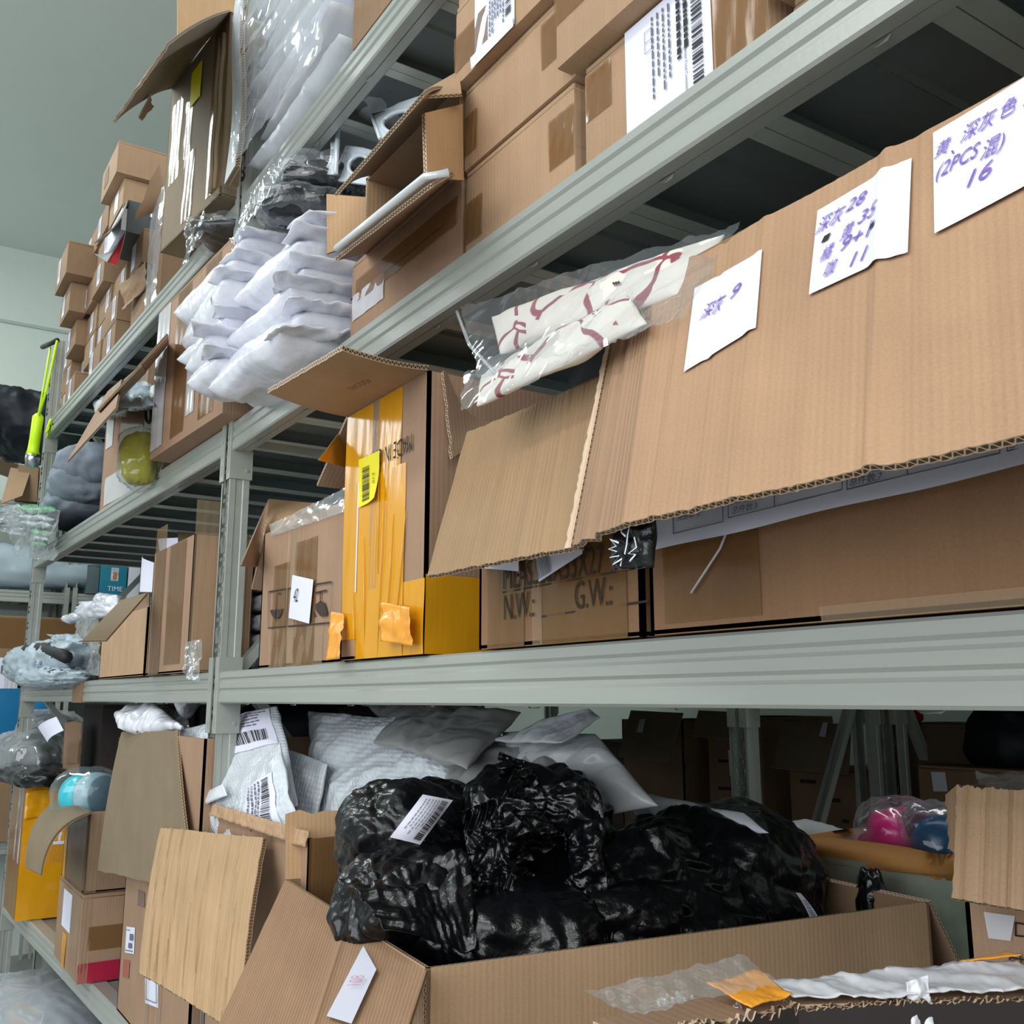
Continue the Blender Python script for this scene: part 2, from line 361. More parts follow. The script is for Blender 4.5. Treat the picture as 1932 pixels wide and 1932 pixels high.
def text(txt, O, ux, uy, size, mat, parent, name='lettering', shear=0.0, thin=0.0, sx=1.0, off=0.003, space=1.0):
    """flat lettering: O baseline-left, ux reading direction, uy up"""
    cu = bpy.data.curves.new(name, 'FONT'); cu.body = txt; cu.size = 1.0; cu.shear = shear; cu.offset = thin; cu.resolution_u = 3; cu.space_character = space
    ob = bpy.data.objects.new('tmp', cu); COL.objects.link(ob)
    dg = bpy.context.evaluated_depsgraph_get(); me = bpy.data.meshes.new_from_object(ob.evaluated_get(dg))
    bpy.data.objects.remove(ob); bpy.data.curves.remove(cu)
    ux = unit(np.array(ux, float)); uy = unit(np.array(uy, float)); n = unit(np.cross(ux, uy)); o3 = origin(parent)
    for v in me.vertices:
        p = np.array(O)+ux*v.co.x*size*sx+uy*v.co.y*size+n*off-o3; v.co = Vector(p)
    me.name = name
    return link(name, me, mat, parent)
def ribbon(name, pts, width, mat, parent, n=None, closed=False):
    """flat stroke along 3D points lying on a surface with normals n (list) """
    pts = [np.array(p, float) for p in pts]; k = len(pts); vs = []; fs = []
    for i, p in enumerate(pts):
        t = unit((pts[min(i+1, k-1)]-pts[max(i-1, 0)])); nn = n[i] if isinstance(n, list) else n
        s = unit(np.cross(t, nn))*width/2; vs += [p-s, p+s]
    for i in range(k-1): fs.append((2*i, 2*i+1, 2*i+3, 2*i+2))
    return mesh(name, vs, fs, mat, parent)
def strokes(name, lines, O, ux, uy, width, mat, parent, off=0.0016):
    """joined thin strokes from 2D polylines on a plane"""
    ux = unit(ux); uy = unit(uy); n = unit(np.cross(ux, uy)); vs = []; fs = []
    for ln in lines:
        P = [np.array(O)+ux*a+uy*b+n*off for a, b in ln]
        for i, p in enumerate(P):
            t = unit(P[min(i+1, len(P)-1)]-P[max(i-1, 0)]); s = np.cross(t, n)*width/2; vs += [p-s, p+s]
            if i: q = len(vs); fs.append((q-4, q-3, q-1, q-2))
    return mesh(name, vs, fs, mat, parent)
def tube(name, pts, r, mat, parent=None, seg=6):
    pts = [np.array(p, float) for p in pts]; vs = []; fs = []
    for i, p in enumerate(pts):
        t = unit(pts[min(i+1, len(pts)-1)]-pts[max(i-1, 0)]); a = unit(np.cross(t, V(.31, .77, .55))); b = np.cross(t, a)
        rr = r[i] if isinstance(r, (list, tuple)) else r
        for k in range(seg):
            g = 2*math.pi*k/seg; vs.append(p+(a*math.cos(g)+b*math.sin(g))*rr)
        if i:
            for k in range(seg): fs.append(((i-1)*seg+k, (i-1)*seg+(k+1) % seg, i*seg+(k+1) % seg, i*seg+k))
    fs.append(tuple(range(seg))[::-1]); fs.append(tuple(range((len(pts)-1)*seg, len(pts)*seg)))
    return mesh(name, vs, fs, mat, parent, smooth=True)
def arc(A, B, sag, k=10, d=V(0, 0, -1)):
    A = np.array(A); B = np.array(B); return [A*(1-s)+B*s+d*sag*4*s*(1-s) for s in np.linspace(0, 1, k)]
def pillow(name, A, B, C, D, thick, mat, parent, seed=0, amp=0.006, f=9, nu=36, nv=30, rim=0.10, puff=.6, sag=0.0, wav=0.004, label=None, fine=0.0):
    """filled flat packet with sealed edges; quad corners like sheet"""
    A, B, C, D = [np.array(p, float) for p in (A, B, C, D)]; W, H, n = quad_frame(A, B, C, D); n = -n
    U, Vv = np.meshgrid(np.linspace(0, 1, nu+1), np.linspace(0, 1, nv+1)); U = U.ravel(); Vv = Vv.ravel()
    P = (A[None]*((1-U)*(1-Vv))[:, None]+B[None]*(U*(1-Vv))[:, None]+C[None]*(U*Vv)[:, None]+D[None]*((1-U)*Vv)[:, None])
    pr = (np.clip(1-np.abs(2*U-1)**3.2, 0, 1)*np.clip(1-np.abs(2*Vv-1)**3.2, 0, 1))**puff
    cr = crumple(P, seed, f); cr2 = crumple(P, seed+50, f); wv = smoothn(P, seed+3, 5)*wav+crumple(P, seed+9, f*1.3)*wav
    if fine: fi = crumple(P, seed+77, f*4)*fine*pr
    else: fi = 0
    P = P + (wv)[:, None]*n - V(0, 0, 1)*(sag*4*U*(1-U)*1.0)[:, None]
    ctr = (A+B+C+D)/4; edge = 1-pr
    P = P + (ctr-P)*(0.05*edge*(0.5+0.5*cr))[:, None]
    T = P + (thick/2*pr*(1+.25*cr)+amp*cr*(.3+.7*pr)+fi+0.0008)[:, None]*n
    Bt = P - (thick/2*pr*(1+.25*cr2)+amp*cr2*(.3+.7*pr)+0.0008)[:, None]*n
    m = len(P); fs = grid_faces(nu, nv, 0, True)+grid_faces(nu, nv, m, False)
    def edgef(seq):
        for k in range(len(seq)-1): a, b = seq[k], seq[k+1]; fs.append((a, b, b+m, a+m))
    edgef(list(range(nu+1))); edgef([j*(nu+1)+nu for j in range(nv+1)]); edgef([nv*(nu+1)+i for i in range(nu, -1, -1)]); edgef([j*(nu+1) for j in range(nv, -1, -1)])
    uv1 = np.stack([U*W, (1-Vv)*H], 1)
    o = mesh(name, np.vstack([T, Bt]), fs, mat, parent, smooth=True, uvs=np.vstack([uv1, uv1]))
    if label: o['label'] = label
    def S(u, v, off=0.0015):      # top surface sample in grid
        x = u*nu; y = v*nv; i = min(int(x), nu-1); j = min(int(y), nv-1); a = x-i; b = y-j; k = j*(nu+1)+i
        return T[k]*(1-a)*(1-b)+T[k+1]*a*(1-b)+T[k+nu+2]*a*b+T[k+nu+1]*(1-a)*b + n*off
    o_S = S; return o, o_S, n
def on_surf(name, S, mat, parent, u0, v0, u1, v1, nu=10, nv=6, off=0.002):
    U = np.linspace(u0, u1, nu+1); W = np.linspace(v0, v1, nv+1)
    P = [S(u, v, off) for v in W for u in U]; q = [((u-u0)*.3, (v1-v)*.3) for v in W for u in U]
    return mesh(name, P, grid_faces(nu, nv, 0, True), mat, parent, smooth=True, uvs=q)
def surf_bars(name, S, mat, parent, specs, off=0.0032):
    vs = []; fs = []
    for (u0, v0, u1, v1) in specs:
        k = len(vs); vs += [S(u0, v0, off), S(u0, v1, off), S(u1, v1, off), S(u1, v0, off)]; fs.append((k, k+1, k+2, k+3))
    return mesh(name, vs, fs, mat, parent)
def blob(name, ctr, rx, ry, rz, mat, parent=None, seed=0, amp=0.10, f=7, n=56, rot=None, low=.10, flat=None, sq=0.8, twist=0.0, label=None, hole=None, fine=0.0):
    """crumpled bag: closed surface; rx along camera-right heading, ry along depth heading (or rotated frame)"""
    ax = RT if rot is None else V(math.cos(rot), math.sin(rot), 0); ay = HF if rot is None else V(-math.sin(rot), math.cos(rot), 0)
    m2 = n//2; vs = []
    th = np.linspace(0, math.pi, m2+1)[1:-1]; ph = np.linspace(0, 2*math.pi, n, endpoint=False)
    dirs = [V(0, 0, 1)]+[V(math.sin(t)*math.cos(p), math.sin(t)*math.sin(p), math.cos(t)) for t in th for p in ph]+[V(0, 0, -1)]
    Dm = np.array(dirs); S = np.sign(Dm)*np.abs(Dm)**sq
    base = np.outer(S[:, 0]*rx, ax)+np.outer(S[:, 1]*ry, ay)+np.outer(S[:, 2]*rz, V(0, 0, 1))
    sc = min(rx, ry, rz)
    cr = crumple(base, seed, f, 9); lo = smoothn(base, seed+11, 4); rr = (1+low*lo+amp*cr)
    if fine: rr = rr+fine*crumple(base, seed+5, f*3.3, 6)
    P = base*rr[:, None]
    P += Dm@np.array([ax, ay, V(0, 0, 1)])*(sc*amp*.5*crumple(base, seed+31, f*2))[:, None]
    if hole is not None:      # torn mouth pushed deep into the bag
        hd, hr, hdep = hole; hd = unit(np.array(hd)); dd = unit_rows(P)@hd; k = np.clip((dd-math.cos(hr))/(1-math.cos(hr)), 0, 1)
        P -= np.outer(np.minimum(k*3, 1)**.6*hdep, hd)
    P = P+np.array(ctr)
    if flat is not None: P[:, 2] = np.maximum(P[:, 2], flat+0.002*np.random.RandomState(seed).rand(len(P)))
    fs = []; last = len(P)-1
    for i in range(n): fs.append((0, 1+i, 1+(i+1) % n))
    for j in range(len(th)-1):
        for i in range(n):
            a = 1+j*n+i; b = 1+j*n+(i+1) % n; fs.append((a, a+n, b+n, b))
    o0 = 1+(len(th)-1)*n
    for i in range(n): fs.append((last, o0+(i+1) % n, o0+i))
    o = mesh(name, P, fs, mat, parent, smooth=True, uvs=np.stack([np.arctan2(Dm[:, 1], Dm[:, 0])*.15, Dm[:, 2]*.2], 1))
    if label: o['label'] = label
    return o
def unit_rows(P): return P/np.linalg.norm(P, axis=1)[:, None]
def cloth(name, A, B, C, D, mat, parent=None, seed=0, amp=0.02, f=8, nu=40, nv=40, t=0.001, fine=0.3, label=None, low=0.0, edge=0.0):
    """crumpled single sheet of film / cloth with thickness"""
    A, B, C, D = [np.array(p, float) for p in (A, B, C, D)]; W, H, n = quad_frame(A, B, C, D); n = -n
    U, Vv = np.meshgrid(np.linspace(0, 1, nu+1), np.linspace(0, 1, nv+1)); U = U.ravel(); Vv = Vv.ravel()
    P = (A[None]*((1-U)*(1-Vv))[:, None]+B[None]*(U*(1-Vv))[:, None]+C[None]*(U*Vv)[:, None]+D[None]*((1-U)*Vv)[:, None])
    d = amp*crumple(P, seed, f)+amp*fine*crumple(P, seed+4, f*3)+low*smoothn(P, seed+8, 5)
    if edge:
        e = np.maximum(np.abs(2*U-1), np.abs(2*Vv-1))**6; P = P+np.outer(e*edge*crumple(P, seed+2, f*2), unit(B-A))+np.outer(e*edge*crumple(P, seed+3, f*2), unit(D-A))
    T = P+d[:, None]*n; uv1 = np.stack([U*W, (1-Vv)*H], 1)
    if mat in (CLEAR, CLEARH):
        o = mesh(name, T, grid_faces(nu, nv, 0, True), mat, parent, smooth=True, uvs=uv1); return o
    Bt = T-n*t; m = len(P); fs = grid_faces(nu, nv, 0, True)+grid_faces(nu, nv, m, False)
    def edgef(seq):
        for k in range(len(seq)-1): a, b = seq[k], seq[k+1]; fs.append((a, b, b+m, a+m))
    edgef(list(range(nu+1))); edgef([j*(nu+1)+nu for j in range(nv+1)]); edgef([nv*(nu+1)+i for i in range(nu, -1, -1)]); edgef([j*(nu+1) for j in range(nv, -1, -1)])
    uv1 = np.stack([U*W, (1-Vv)*H], 1)
    o = mesh(name, np.vstack([T, Bt]), fs, mat, parent, smooth=True, uvs=np.vstack([uv1, uv1]))
    if label: o['label'] = label
    return o
# ---------------------------------------------------------------- cartons
class Carton:
    """corrugated box; local frame: x along the front, y into the shelf, z up, origin front-left-bottom"""
    def __init__(s, label, O, w, d, h, mat=KRAFT, rot=0.0, open_top=False, name='cardboard_box', cat='box', group=None, inner=None, flaps=True, bottom=True, lean=0.0, sides='frblB'):
        s.O = np.array(O, float); a = math.radians(rot); s.ax = V(math.cos(a), math.sin(a), 0); s.ay = V(-math.sin(a), math.cos(a), 0)
        s.az = unit(V(0, 0, 1)+s.ax*lean); s.w, s.d, s.h = w, d, h; s.mat = mat; s.inner = inner or KIN
        s.t = thing(name, label, cat, s.P(w/2, d/2, 0), group)
        if open_top:
            i = s.inner; t = .005
            s.panel('f'); s.panel('r'); s.panel('l'); s.panel('b')
            sheet('bottom_panel', s.P(0, 0, .001), s.P(w, 0, .001), s.P(w, d, .001), s.P(0, d, .001), mat, s.t, t=-.004 if False else .004, inner=i)
        else:
            s.body = boxmesh('box_body', (0, 0, 0), (w, d, h-.009), mat, s.t, bevel=.004, frame=lambda p: s.P(*p))
            for (y0, y1) in ((0.001, d/2-.001), (d/2+.001, d-.001)):
                boxmesh('top_flap', (0.001, y0, h-.0088), (w-.001, y1, h), mat, s.t, bevel=.0018, frame=lambda p: s.P(*p), seg=1)
    def P(s, x, y, z): return s.O+s.ax*x+s.ay*y+s.az*z
    def panel(s, k, h0=0.0, h1=None, nu=8, nv=8, **kw):
        h1 = s.h if h1 is None else h1; w, d = s.w, s.d; P = s.P
        q = {'f': (P(0, 0, h1), P(w, 0, h1), P(w, 0, h0), P(0, 0, h0)), 'r': (P(w, 0, h1), P(w, d, h1), P(w, d, h0), P(w, 0, h0)),
             'b': (P(w, d, h1), P(0, d, h1), P(0, d, h0), P(w, d, h0)), 'l': (P(0, d, h1), P(0, 0, h1), P(0, 0, h0), P(0, d, h0))}[k]
        return sheet('side_panel', *q, s.mat, s.t, nu=nu, nv=nv, inner=s.inner, seed='frbl'.index(k), closed=True, **kw)
    def flap(s, k, length, ang, a=0.0, b=1.0, skew0=0.0, skew1=0.0, mat=None, nu=24, nv=8, name='flap', **kw):
        """ang measured from straight up: 0 up, 90 outward horizontal, 180 folded down, negative inward"""
        w, d, h = s.w, s.d, s.h; g = math.radians(ang)
        e = {'f': (s.P(w*a, 0, h), s.P(w*b, 0, h), -s.ay, s.ax), 'r': (s.P(w, d*a, h), s.P(w, d*b, h), s.ax, s.ay),
             'b': (s.P(w*(1-a), d, h), s.P(w*(1-b), d, h), s.ay, -s.ax), 'l': (s.P(0, d*(1-a), h), s.P(0, d*(1-b), h), -s.ax, -s.ay)}[k]
        p0, p1, out, al = e; dv = out*math.sin(g)+s.az*math.cos(g)
        q0 = p0+dv*length+al*skew0; q1 = p1+dv*length+al*skew1
        m = mat or s.mat
        return sheet(name, q0, q1, p1, p0, m, s.t, nu=nu, nv=nv, inner=kw.pop('inner', s.inner), **kw)
    def Q(s, face, x0, z0, x1, z1, off=0.0):
        """TL TR BR BL of a rect on a face: 'f' x along w; 'r' x along d"""
        P = (lambda x, z: s.P(x, -off, z)) if face == 'f' else (lambda y, z: s.P(s.w+off, y, z)) if face == 'r' else (lambda x, z: s.P(x, z, s.h+off))
        return P(x0, z1), P(x1, z1), P(x1, z0), P(x0, z0)
    def sticker(s, face, x0, z0, x1, z1, mat=PAPER, name='paper_label', off=.0012, **kw):
        return patch(name, *s.Q(face, x0, z0, x1, z1), mat, s.t, off=off, **kw)
    def tape(s, face, x0, z0, x1, z1, mat=TAPE, off=.0017, **kw):
        return patch('tape', *s.Q(face, x0, z0, x1, z1), mat, s.t, off=off, nu=8, nv=8, disp=lambda U, W: .0007*np.sin(U*17+W*5), **kw)
def carton_px(label, xl, xr, ytop, Y, z0, d, rot=0.0, ybot=None, **kw):
    """carton whose front face spans picture columns xl..xr at its foot in the plane Y, top edge at row ytop over the left corner"""
    yb = 1320-(z0-1.45)*900 if ybot is None else ybot
    a = at(xl, yb, Y=Y); b = at(xr, yb if ybot is None else ybot, Y=Y); tp = at(xl, ytop, Y=Y)
    return Carton(label, V(a[0], Y, z0), abs(b[0]-a[0])/max(.3, math.cos(math.radians(rot))), d, tp[2]-z0, rot=rot, **kw)
# ================================================================ setting
WALLX = -6.65
boxmesh('floor', (WALLX-.15, -6, -.1), (4.25, 3.15, 0), plain('floor_grey', rgb(150, 152, 150), rough=.35, noise=.08, nscale=2))
boxmesh('ceiling', (WALLX-.15, -6, 4.28), (4.25, 3.15, 4.4), plain('ceiling_paint', rgb(216, 226, 221), rough=.8, noise=.01))
WALLM = plain('wall_paint', rgb(206, 216, 209), rough=.7, noise=.01)
boxmesh('wall_left', (WALLX-.15, -6, 0), (WALLX, 3.15, 4.28), WALLM)
boxmesh('wall_back', (WALLX, 3.0, 0), (4.1, 3.15, 4.28), WALLM)
boxmesh('wall_right', (4.1, -6, 0), (4.25, 3.15, 4.28), WALLM)
boxmesh('trim_1', (WALLX, -6, 3.775), (WALLX+.012, 3.0, 3.795), plain('trim_grey', rgb(170, 184, 178), rough=.6))
for n in ('floor', 'ceiling', 'wall_left', 'wall_back', 'wall_right', 'trim_1'): bpy.data.objects[n]['kind'] = 'structure'
# ================================================================ racks
L1, L2, L3, L4 = .715, 1.507, 2.040, 2.582
BH = .064; PW = .06; PD = .042; PH = 2.95
def post_mesh():
    cu = bpy.data.curves.new('post', 'CURVE'); cu.dimensions = '2D'; cu.fill_mode = 'BOTH'; cu.extrude = .001
    def poly(pts):
        sp = cu.splines.new('POLY'); sp.points.add(len(pts)-1); sp.use_cyclic_u = True
        for i, (x, y) in enumerate(pts): sp.points[i].co = (x, y, 0, 1)
    poly([(0, 0), (PW, 0), (PW, PH), (0, PH)])
    k = int(PH/.064)
    for i in range(k):
        z = .03+i*.064
        for s in (-1, 1):
            cx = PW/2+s*.0115
            poly([(cx+s*.0065, z+.034), (cx-s*.0015, z+.034), (cx-s*.0030, z+.020), (cx-s*.0060, z+.012), (cx-s*.0062, z+.001), (cx-s*.003, z-.003), (cx+s*.0005, z+.001), (cx+s*.0020, z+.014), (cx+s*.0065, z+.020)])
            a = [(PW/2+s*.010+.0038*math.cos(t), z-.014+.0048*math.sin(t)) for t in [j*math.pi/4 for j in range(8)]]
            poly(a)
    ob = bpy.data.objects.new('tmp', cu); COL.objects.link(ob); dg = bpy.context.evaluated_depsgraph_get()
    me = bpy.data.meshes.new_from_object(ob.evaluated_get(dg)); bpy.data.objects.remove(ob)
    bm = bmesh.new(); bm.from_mesh(me)
    for v in bm.verts: v.co = Vector((v.co.x, v.co.z+.001, v.co.y))
    def side(x0, sg):
        pr = [(0, .0015), (0, .012), (-.0015*sg, .014), (-.0015*sg, .027), (0, .029), (0, PD), (-.014*sg, PD)]
        inn = [(-.002*sg+a, b) for a, b in pr[:-1]]+[(-.014*sg, PD-.002)]
        vs = []
        for z in (0, PH):
            vs.append([bm.verts.new((x0+a, b, z)) for a, b in pr]+[bm.verts.new((x0+a, b, z)) for a, b in reversed(inn)])
        m = len(vs[0])
        for i in range(m): bm.faces.new((vs[0][i], vs[0][(i+1) % m], vs[1][(i+1) % m], vs[1][i]))
    side(0, -1); side(PW, 1)
    bmesh.ops.recalc_face_normals(bm, faces=list(bm.faces))
    out = bpy.data.meshes.new('post'); bm.to_mesh(out); bm.free(); out.materials.append(PAINT); return out
POSTM = post_mesh()
def beam_mesh(L):
    """box beam along +x from the front face at y=0 back to y=.04, top at z=0"""
    pr = [(0.004, 0), (0, -.003), (0, -.013), (.0035, -.0165), (.0035, -.0205), (0, -.024), (0, -.034), (.0035, -.0375), (.0035, -.0415), (0, -.045), (0, -.061), (.003, -.064),
          (.019, -.064), (.0195, -.060), (.0205, -.060), (.021, -.0635), (.037, -.0635), (.040, -.060), (.040, 0)]
    m = len(pr); vs = [(x, y, z) for x in (0, L) for y, z in pr]; fs = [(i, (i+1) % m, m+(i+1) % m, m+i) for i in range(m)]
    fs += [tuple(range(m))[::-1], tuple(range(m, 2*m))]
    r = random.Random(4); x = .12
    while x < L-.1:       # weld beads in the under-seam
        k = len(vs); ln = .012; bx = [(x+a*ln, .020+b*.003, -.0645-.0022*c_) for a, b, c_ in ((-1, 0, 0), (-.5, -1, 1), (.5, -1, 1), (1, 0, 0), (.5, 1, 1), (-.5, 1, 1))]
        vs += bx; fs.append(tuple(range(k, k+6))); x += .26+r.uniform(-.02, .02)
    me = bpy.data.meshes.new('beam'); me.from_pydata(vs, [], fs); me.materials.append(PAINT)
    bm = bmesh.new(); bm.from_mesh(me); bmesh.ops.recalc_face_normals(bm, faces=list(bm.faces)); bm.to_mesh(me); bm.free(); return me
def deck_mesh(wd, dp):
    """one shelf panel: tray with folded lips, top at z=0, x 0..wd, y 0..dp"""
    g = .0008; pr = [(g, 0), (wd-g, 0), (wd-g, -.030), (wd-.022, -.030), (wd-.022, -.0285), (wd-.0025, -.0285), (wd-.0025, -.0015), (g+.0018, -.0015), (g+.0018, -.0285), (.022, -.0285), (.022, -.030), (g, -.030)]
    m = len(pr); vs = [(x, y, z) for y in (0, dp) for x, z in pr]; fs = [(i, (i+1) % m, m+(i+1) % m, m+i) for i in range(m)]
    k = len(vs); vs += [(wd*.5-.006, .02, -.0015), (wd*.5, .02, -.006), (wd*.5+.006, .02, -.0015), (wd*.5-.006, dp-.02, -.0015), (wd*.5, dp-.02, -.006), (wd*.5+.006, dp-.02, -.0015)]
    fs += [(k, k+1, k+4, k+3), (k+1, k+2, k+5, k+4)]
    me = bpy.data.meshes.new('deck_panel'); me.from_pydata(vs, [], fs); me.materials.append(DECK); me.materials.append(LIP)
    for p in me.polygons:
        if p.index in (1, 2, 3, 8, 9, 10, 11): p.material_index = 1
    return me
def conn_mesh(side):
    """L-shaped hook plate at a beam end: wraps the post front and side; local origin at the beam end, front face, top"""
    bm = bmesh.new()
    def bx(lo, hi):
        r = bmesh.ops.create_cube(bm, size=1)['verts']
        for v in r: v.co = Vector([lo[i]+(v.co[i]+.5)*(hi[i]-lo[i]) for i in range(3)])
    s = side
    x = sorted((0, -.022*s)); bx((x[0], -.003, -.125), (x[1], -.0002, .03))
    x = sorted((0, .003*s)); bx((x[0], -.003, -.125), (x[1], .046, .03))
    r = bmesh.ops.create_cone(bm, cap_ends=True, segments=10, radius1=.0045, radius2=.0035, depth=.003)['verts']
    for v in r: v.co = Vector((.0035*s+v.co.z, .034+v.co.x, -.105+v.co.y))
    for dz in (-.10, -.03):
        r = bmesh.ops.create_cube(bm, size=1)['verts']
        for v in r: v.co = Vector((-.011*s+v.co.x*.005, -.0035+v.co.y*.002, dz+v.co.z*.02))
    me = bpy.data.meshes.new('connector'); bm.to_mesh(me); bm.free(); me.materials.append(PAINT); return me
CONN = {1: conn_mesh(1), -1: conn_mesh(-1)}
def put(name, me, parent, M):
    o = bpy.data.objects.new(name, me); COL.objects.link(o); o.parent = parent; o.matrix_local = M; return o
def T(x, y, z): return Matrix.Translation((x, y, z))
def RZ(a): return Matrix.Rotation(a, 4, 'Z')
def rack(label, M0, bays, depth, levels, npan, group=None, brace=True, cat='rack', skip=(), bz=(.25, .62, True)):
    """bays: list of (x0 local, length, turn) ; x0 = inner left of bay. M0 = base matrix"""
    root = bpy.data.objects.new('shelving_rack', None); COL.objects.link(root); root.matrix_world = M0; tag(root, label, cat, group)
    FL = Matrix.Translation((0, 0, 0)) @ Matrix.Rotation(math.pi, 4, 'Z')
    done = set()
    for bi, (M, L) in enumerate(bays):
        bme = beam_mesh(L); dme = deck_mesh(L/npan, depth-.085)
        ends = [(-PW, 'a'), (L, 'b')]
        for ex, k in ends:
            if (bi, k) in skip: continue
            put('post', POSTM, root, M@T(ex, 0, 0)); put('post', POSTM, root, M@T(ex+PW, depth, 0)@RZ(math.pi))
            if brace:
                z, hb, fl = bz
                while z < PH-.5:
                    z2 = min(z+hb, PH-.1); a = V(ex+PW/2, .045, z if fl else z2); b = V(ex+PW/2, depth-.045, z2 if fl else z)
                    d = b-a; ln = np.linalg.norm(d); ang = math.atan2(d[2], d[1])
                    bm_ = BR.setdefault(round(ln, 3), None) or make_brace(ln); BR[round(ln, 3)] = bm_
                    put('brace', bm_, root, M@T(*a)@Matrix.Rotation(ang, 4, 'X')); z = z2; fl = not fl
        for z in levels:
            for yb, flip in ((0, False), (depth, True)):
                mm = M@T(0, 0, z) if not flip else M@T(L, depth, z)@RZ(math.pi)
                b = put('beam', bme, root, mm)
                for s, xx in ((1, 0), (-1, L)):
                    put('connector', CONN[s], b, T(xx, 0, 0))
            for i in range(npan):
                put('deck_panel', dme, root, M@T(L/npan*i, .0425, z-.004))
    return root
BR = {}
def make_brace(ln):
    pr = [(-.015, 0), (-.015, .02), (-.013, .02), (-.013, .002), (.013, .002), (.013, .02), (.015, .02), (.015, 0)]
    m = len(pr); vs = [(x, y, z) for y in (0, ln) for x, z in pr]; fs = [(i, (i+1) % m, m+(i+1) % m, m+i) for i in range(m)]+[tuple(range(m)), tuple(range(m, 2*m))[::-1]]
    me = bpy.data.meshes.new('brace'); me.from_pydata(vs, [], fs); me.materials.append(PAINT); return me
TURN = math.radians(1.8)
B2 = T(-2.05, 0, 0)@RZ(TURN)@T(-PW-2.27, 0, 0)
rack('grey steel shelving rack in front, loaded with open cardboard boxes on every level', Matrix.Identity(4),
     [(T(-2.05, 0, 0), 2.27), (B2, 2.27)], .60, (L1, L2, L3, L4), 11, skip=((1, 'b'),), brace=True)
RX = -1.785
rack('grey steel shelving rack standing in the dark behind the front rack', Matrix.Identity(4),
     [(T(RX, 1.243, 0), 2.27), (T(RX-PW-2.27, 1.243, 0), 2.27)], .52, (L1, L2, L3, L4), 11, skip=((1, 'b'),), bz=(.66, .82, True))
rack('grey steel shelving rack back to back with the second one, carrying shadowed cartons', Matrix.Identity(4),
     [(T(RX+.03, 1.80, 0), 2.27), (T(RX+.03-PW-2.27, 1.80, 0), 2.27)], .52, (L1, L2, L3, L4), 11, skip=((1, 'b'),), bz=(.66, .82, False))
FARX = -6.0
rack('grey steel shelving rack against the far wall, across the end of the aisle', Matrix.Identity(4),
     [(T(FARX, -1.9, 0)@RZ(math.pi/2), 2.2), (T(FARX, .36, 0)@RZ(math.pi/2), 2.2)], .56, (L1, L2, L3, L4-.05), 11, skip=((1, 'a'),))
def XS(px, Y, z):
    k = px-966; dy = Y-CAM[1]; dz = z-CAM[2]
    return (FPX*(RT[1]*dy)-k*(FW[1]*dy+FW[2]*dz))/(k*FW[0]-FPX*RT[0])
def ZS(py, X, Y):
    k = py-966; a = FW[0]*X+FW[1]*(Y-CAM[1]); b = UP[0]*X+UP[1]*(Y-CAM[1])
    return CAM[2]+(-FPX*b-k*a)/(k*FW[2]+FPX*UP[2])
def carton(label, pl, pr, pt, Y, z0, d, rot=0, **kw):
    """front face foot spans picture columns pl..pr on shelf height z0 in plane Y; pt = row of its top-left corner"""
    a = XS(pl, Y, z0); b = XS(pr, Y, z0)
    return Carton(label, V(a, Y, z0), (b-a)/max(.3, math.cos(math.radians(rot))), d, ZS(pt, a, Y)-z0, rot=rot, **kw)
def fold(u0, w, a):      # a pressed fold line running along v
    return lambda U, W: a*np.exp(-((U-u0)/w)**2)
# ================================================================ LEVEL 4, left bay
DS = L4+.002
bc = Carton('big battered cardboard box with shiny tape and a torn flap, overhanging the top shelf', V(-2.485, -.082, DS), .385, .50, .47, mat=KRAFTG, rot=5.5, open_top=True, inner=KRAFTD)
sheet('flap', at(215, 234, Y=-.27), at(322, 84, Y=-.27), bc.P(bc.w, 0, bc.h), bc.P(0, 0, bc.h), KRAFTG, bc.t, nu=30, nv=10, ragged={'t': .006, 'l': .004}, inner=KRAFTD, bend=-.012,
      disp=lambda U, W: .012*np.sin(U*9)*np.sin(W*3))
sheet('flap', at(262, 222, Y=-.2), at(285, 180, Y=-.2), at(290, 200, Y=-.17), at(268, 228, Y=-.18), KRAFTD, bc.t, nu=4, nv=6, ragged={'b': .01, 'l': .005, 'r': .006}, t=.003)
sheet('flap', bc.P(-.03, .02, .40), bc.P(.004, .01, .42), bc.P(.004, .01, .22), bc.P(-.035, .02, .20), KRAFTD, bc.t, nu=4, nv=12, ragged={'l': .008})
bc.flap('b', .16, 5, nu=6, mat=KIN, inner=KIN)
bc.tape('f', .14, .02, .21, .20)
bc.tape('f', .025, .17, .10, .40, mat=TAPEC)
bc.tape('f', .125, .20, .175, .36, mat=TAPEC)
bc.tape('f', .30, .02, .38, .46, mat=TAPE)
bc.tape('r', .0, .02, .05, .46, mat=TAPEC)
bc.sticker('f', .155, .33, .225, .43, mat=PAPERY, name='yellow_sticker', nu=4, nv=4, crease=.002)
for u in (.34, .365): tube('crease_fold', [bc.P(u+.004*math.sin(i*2), -.004, .02+i*.05) for i in range(9)], .006, KRAFTG, bc.t)
sheet('flap', at(335, -90, X=-2.47), at(448, -90, X=-2.47), at(448, 70, X=-2.47), at(335, 92, X=-2.47), KIN, bc.t, nu=8, nv=6, inner=KIN)
sb = carton('narrow cardboard box wrapped in loose clear film beside the big battered box', 281, 300, 400, -.005, DS, .3, mat=KRAFTD)
cloth('film_wrap', sb.P(-.02, -.012, sb.h+.01), sb.P(sb.w+.02, -.012, sb.h+.02), sb.P(sb.w+.01, -.012, 0.002), sb.P(-.015, -.012, .002), CLEARH, sb.t, seed=5, amp=.006, f=16, nu=24, nv=40)
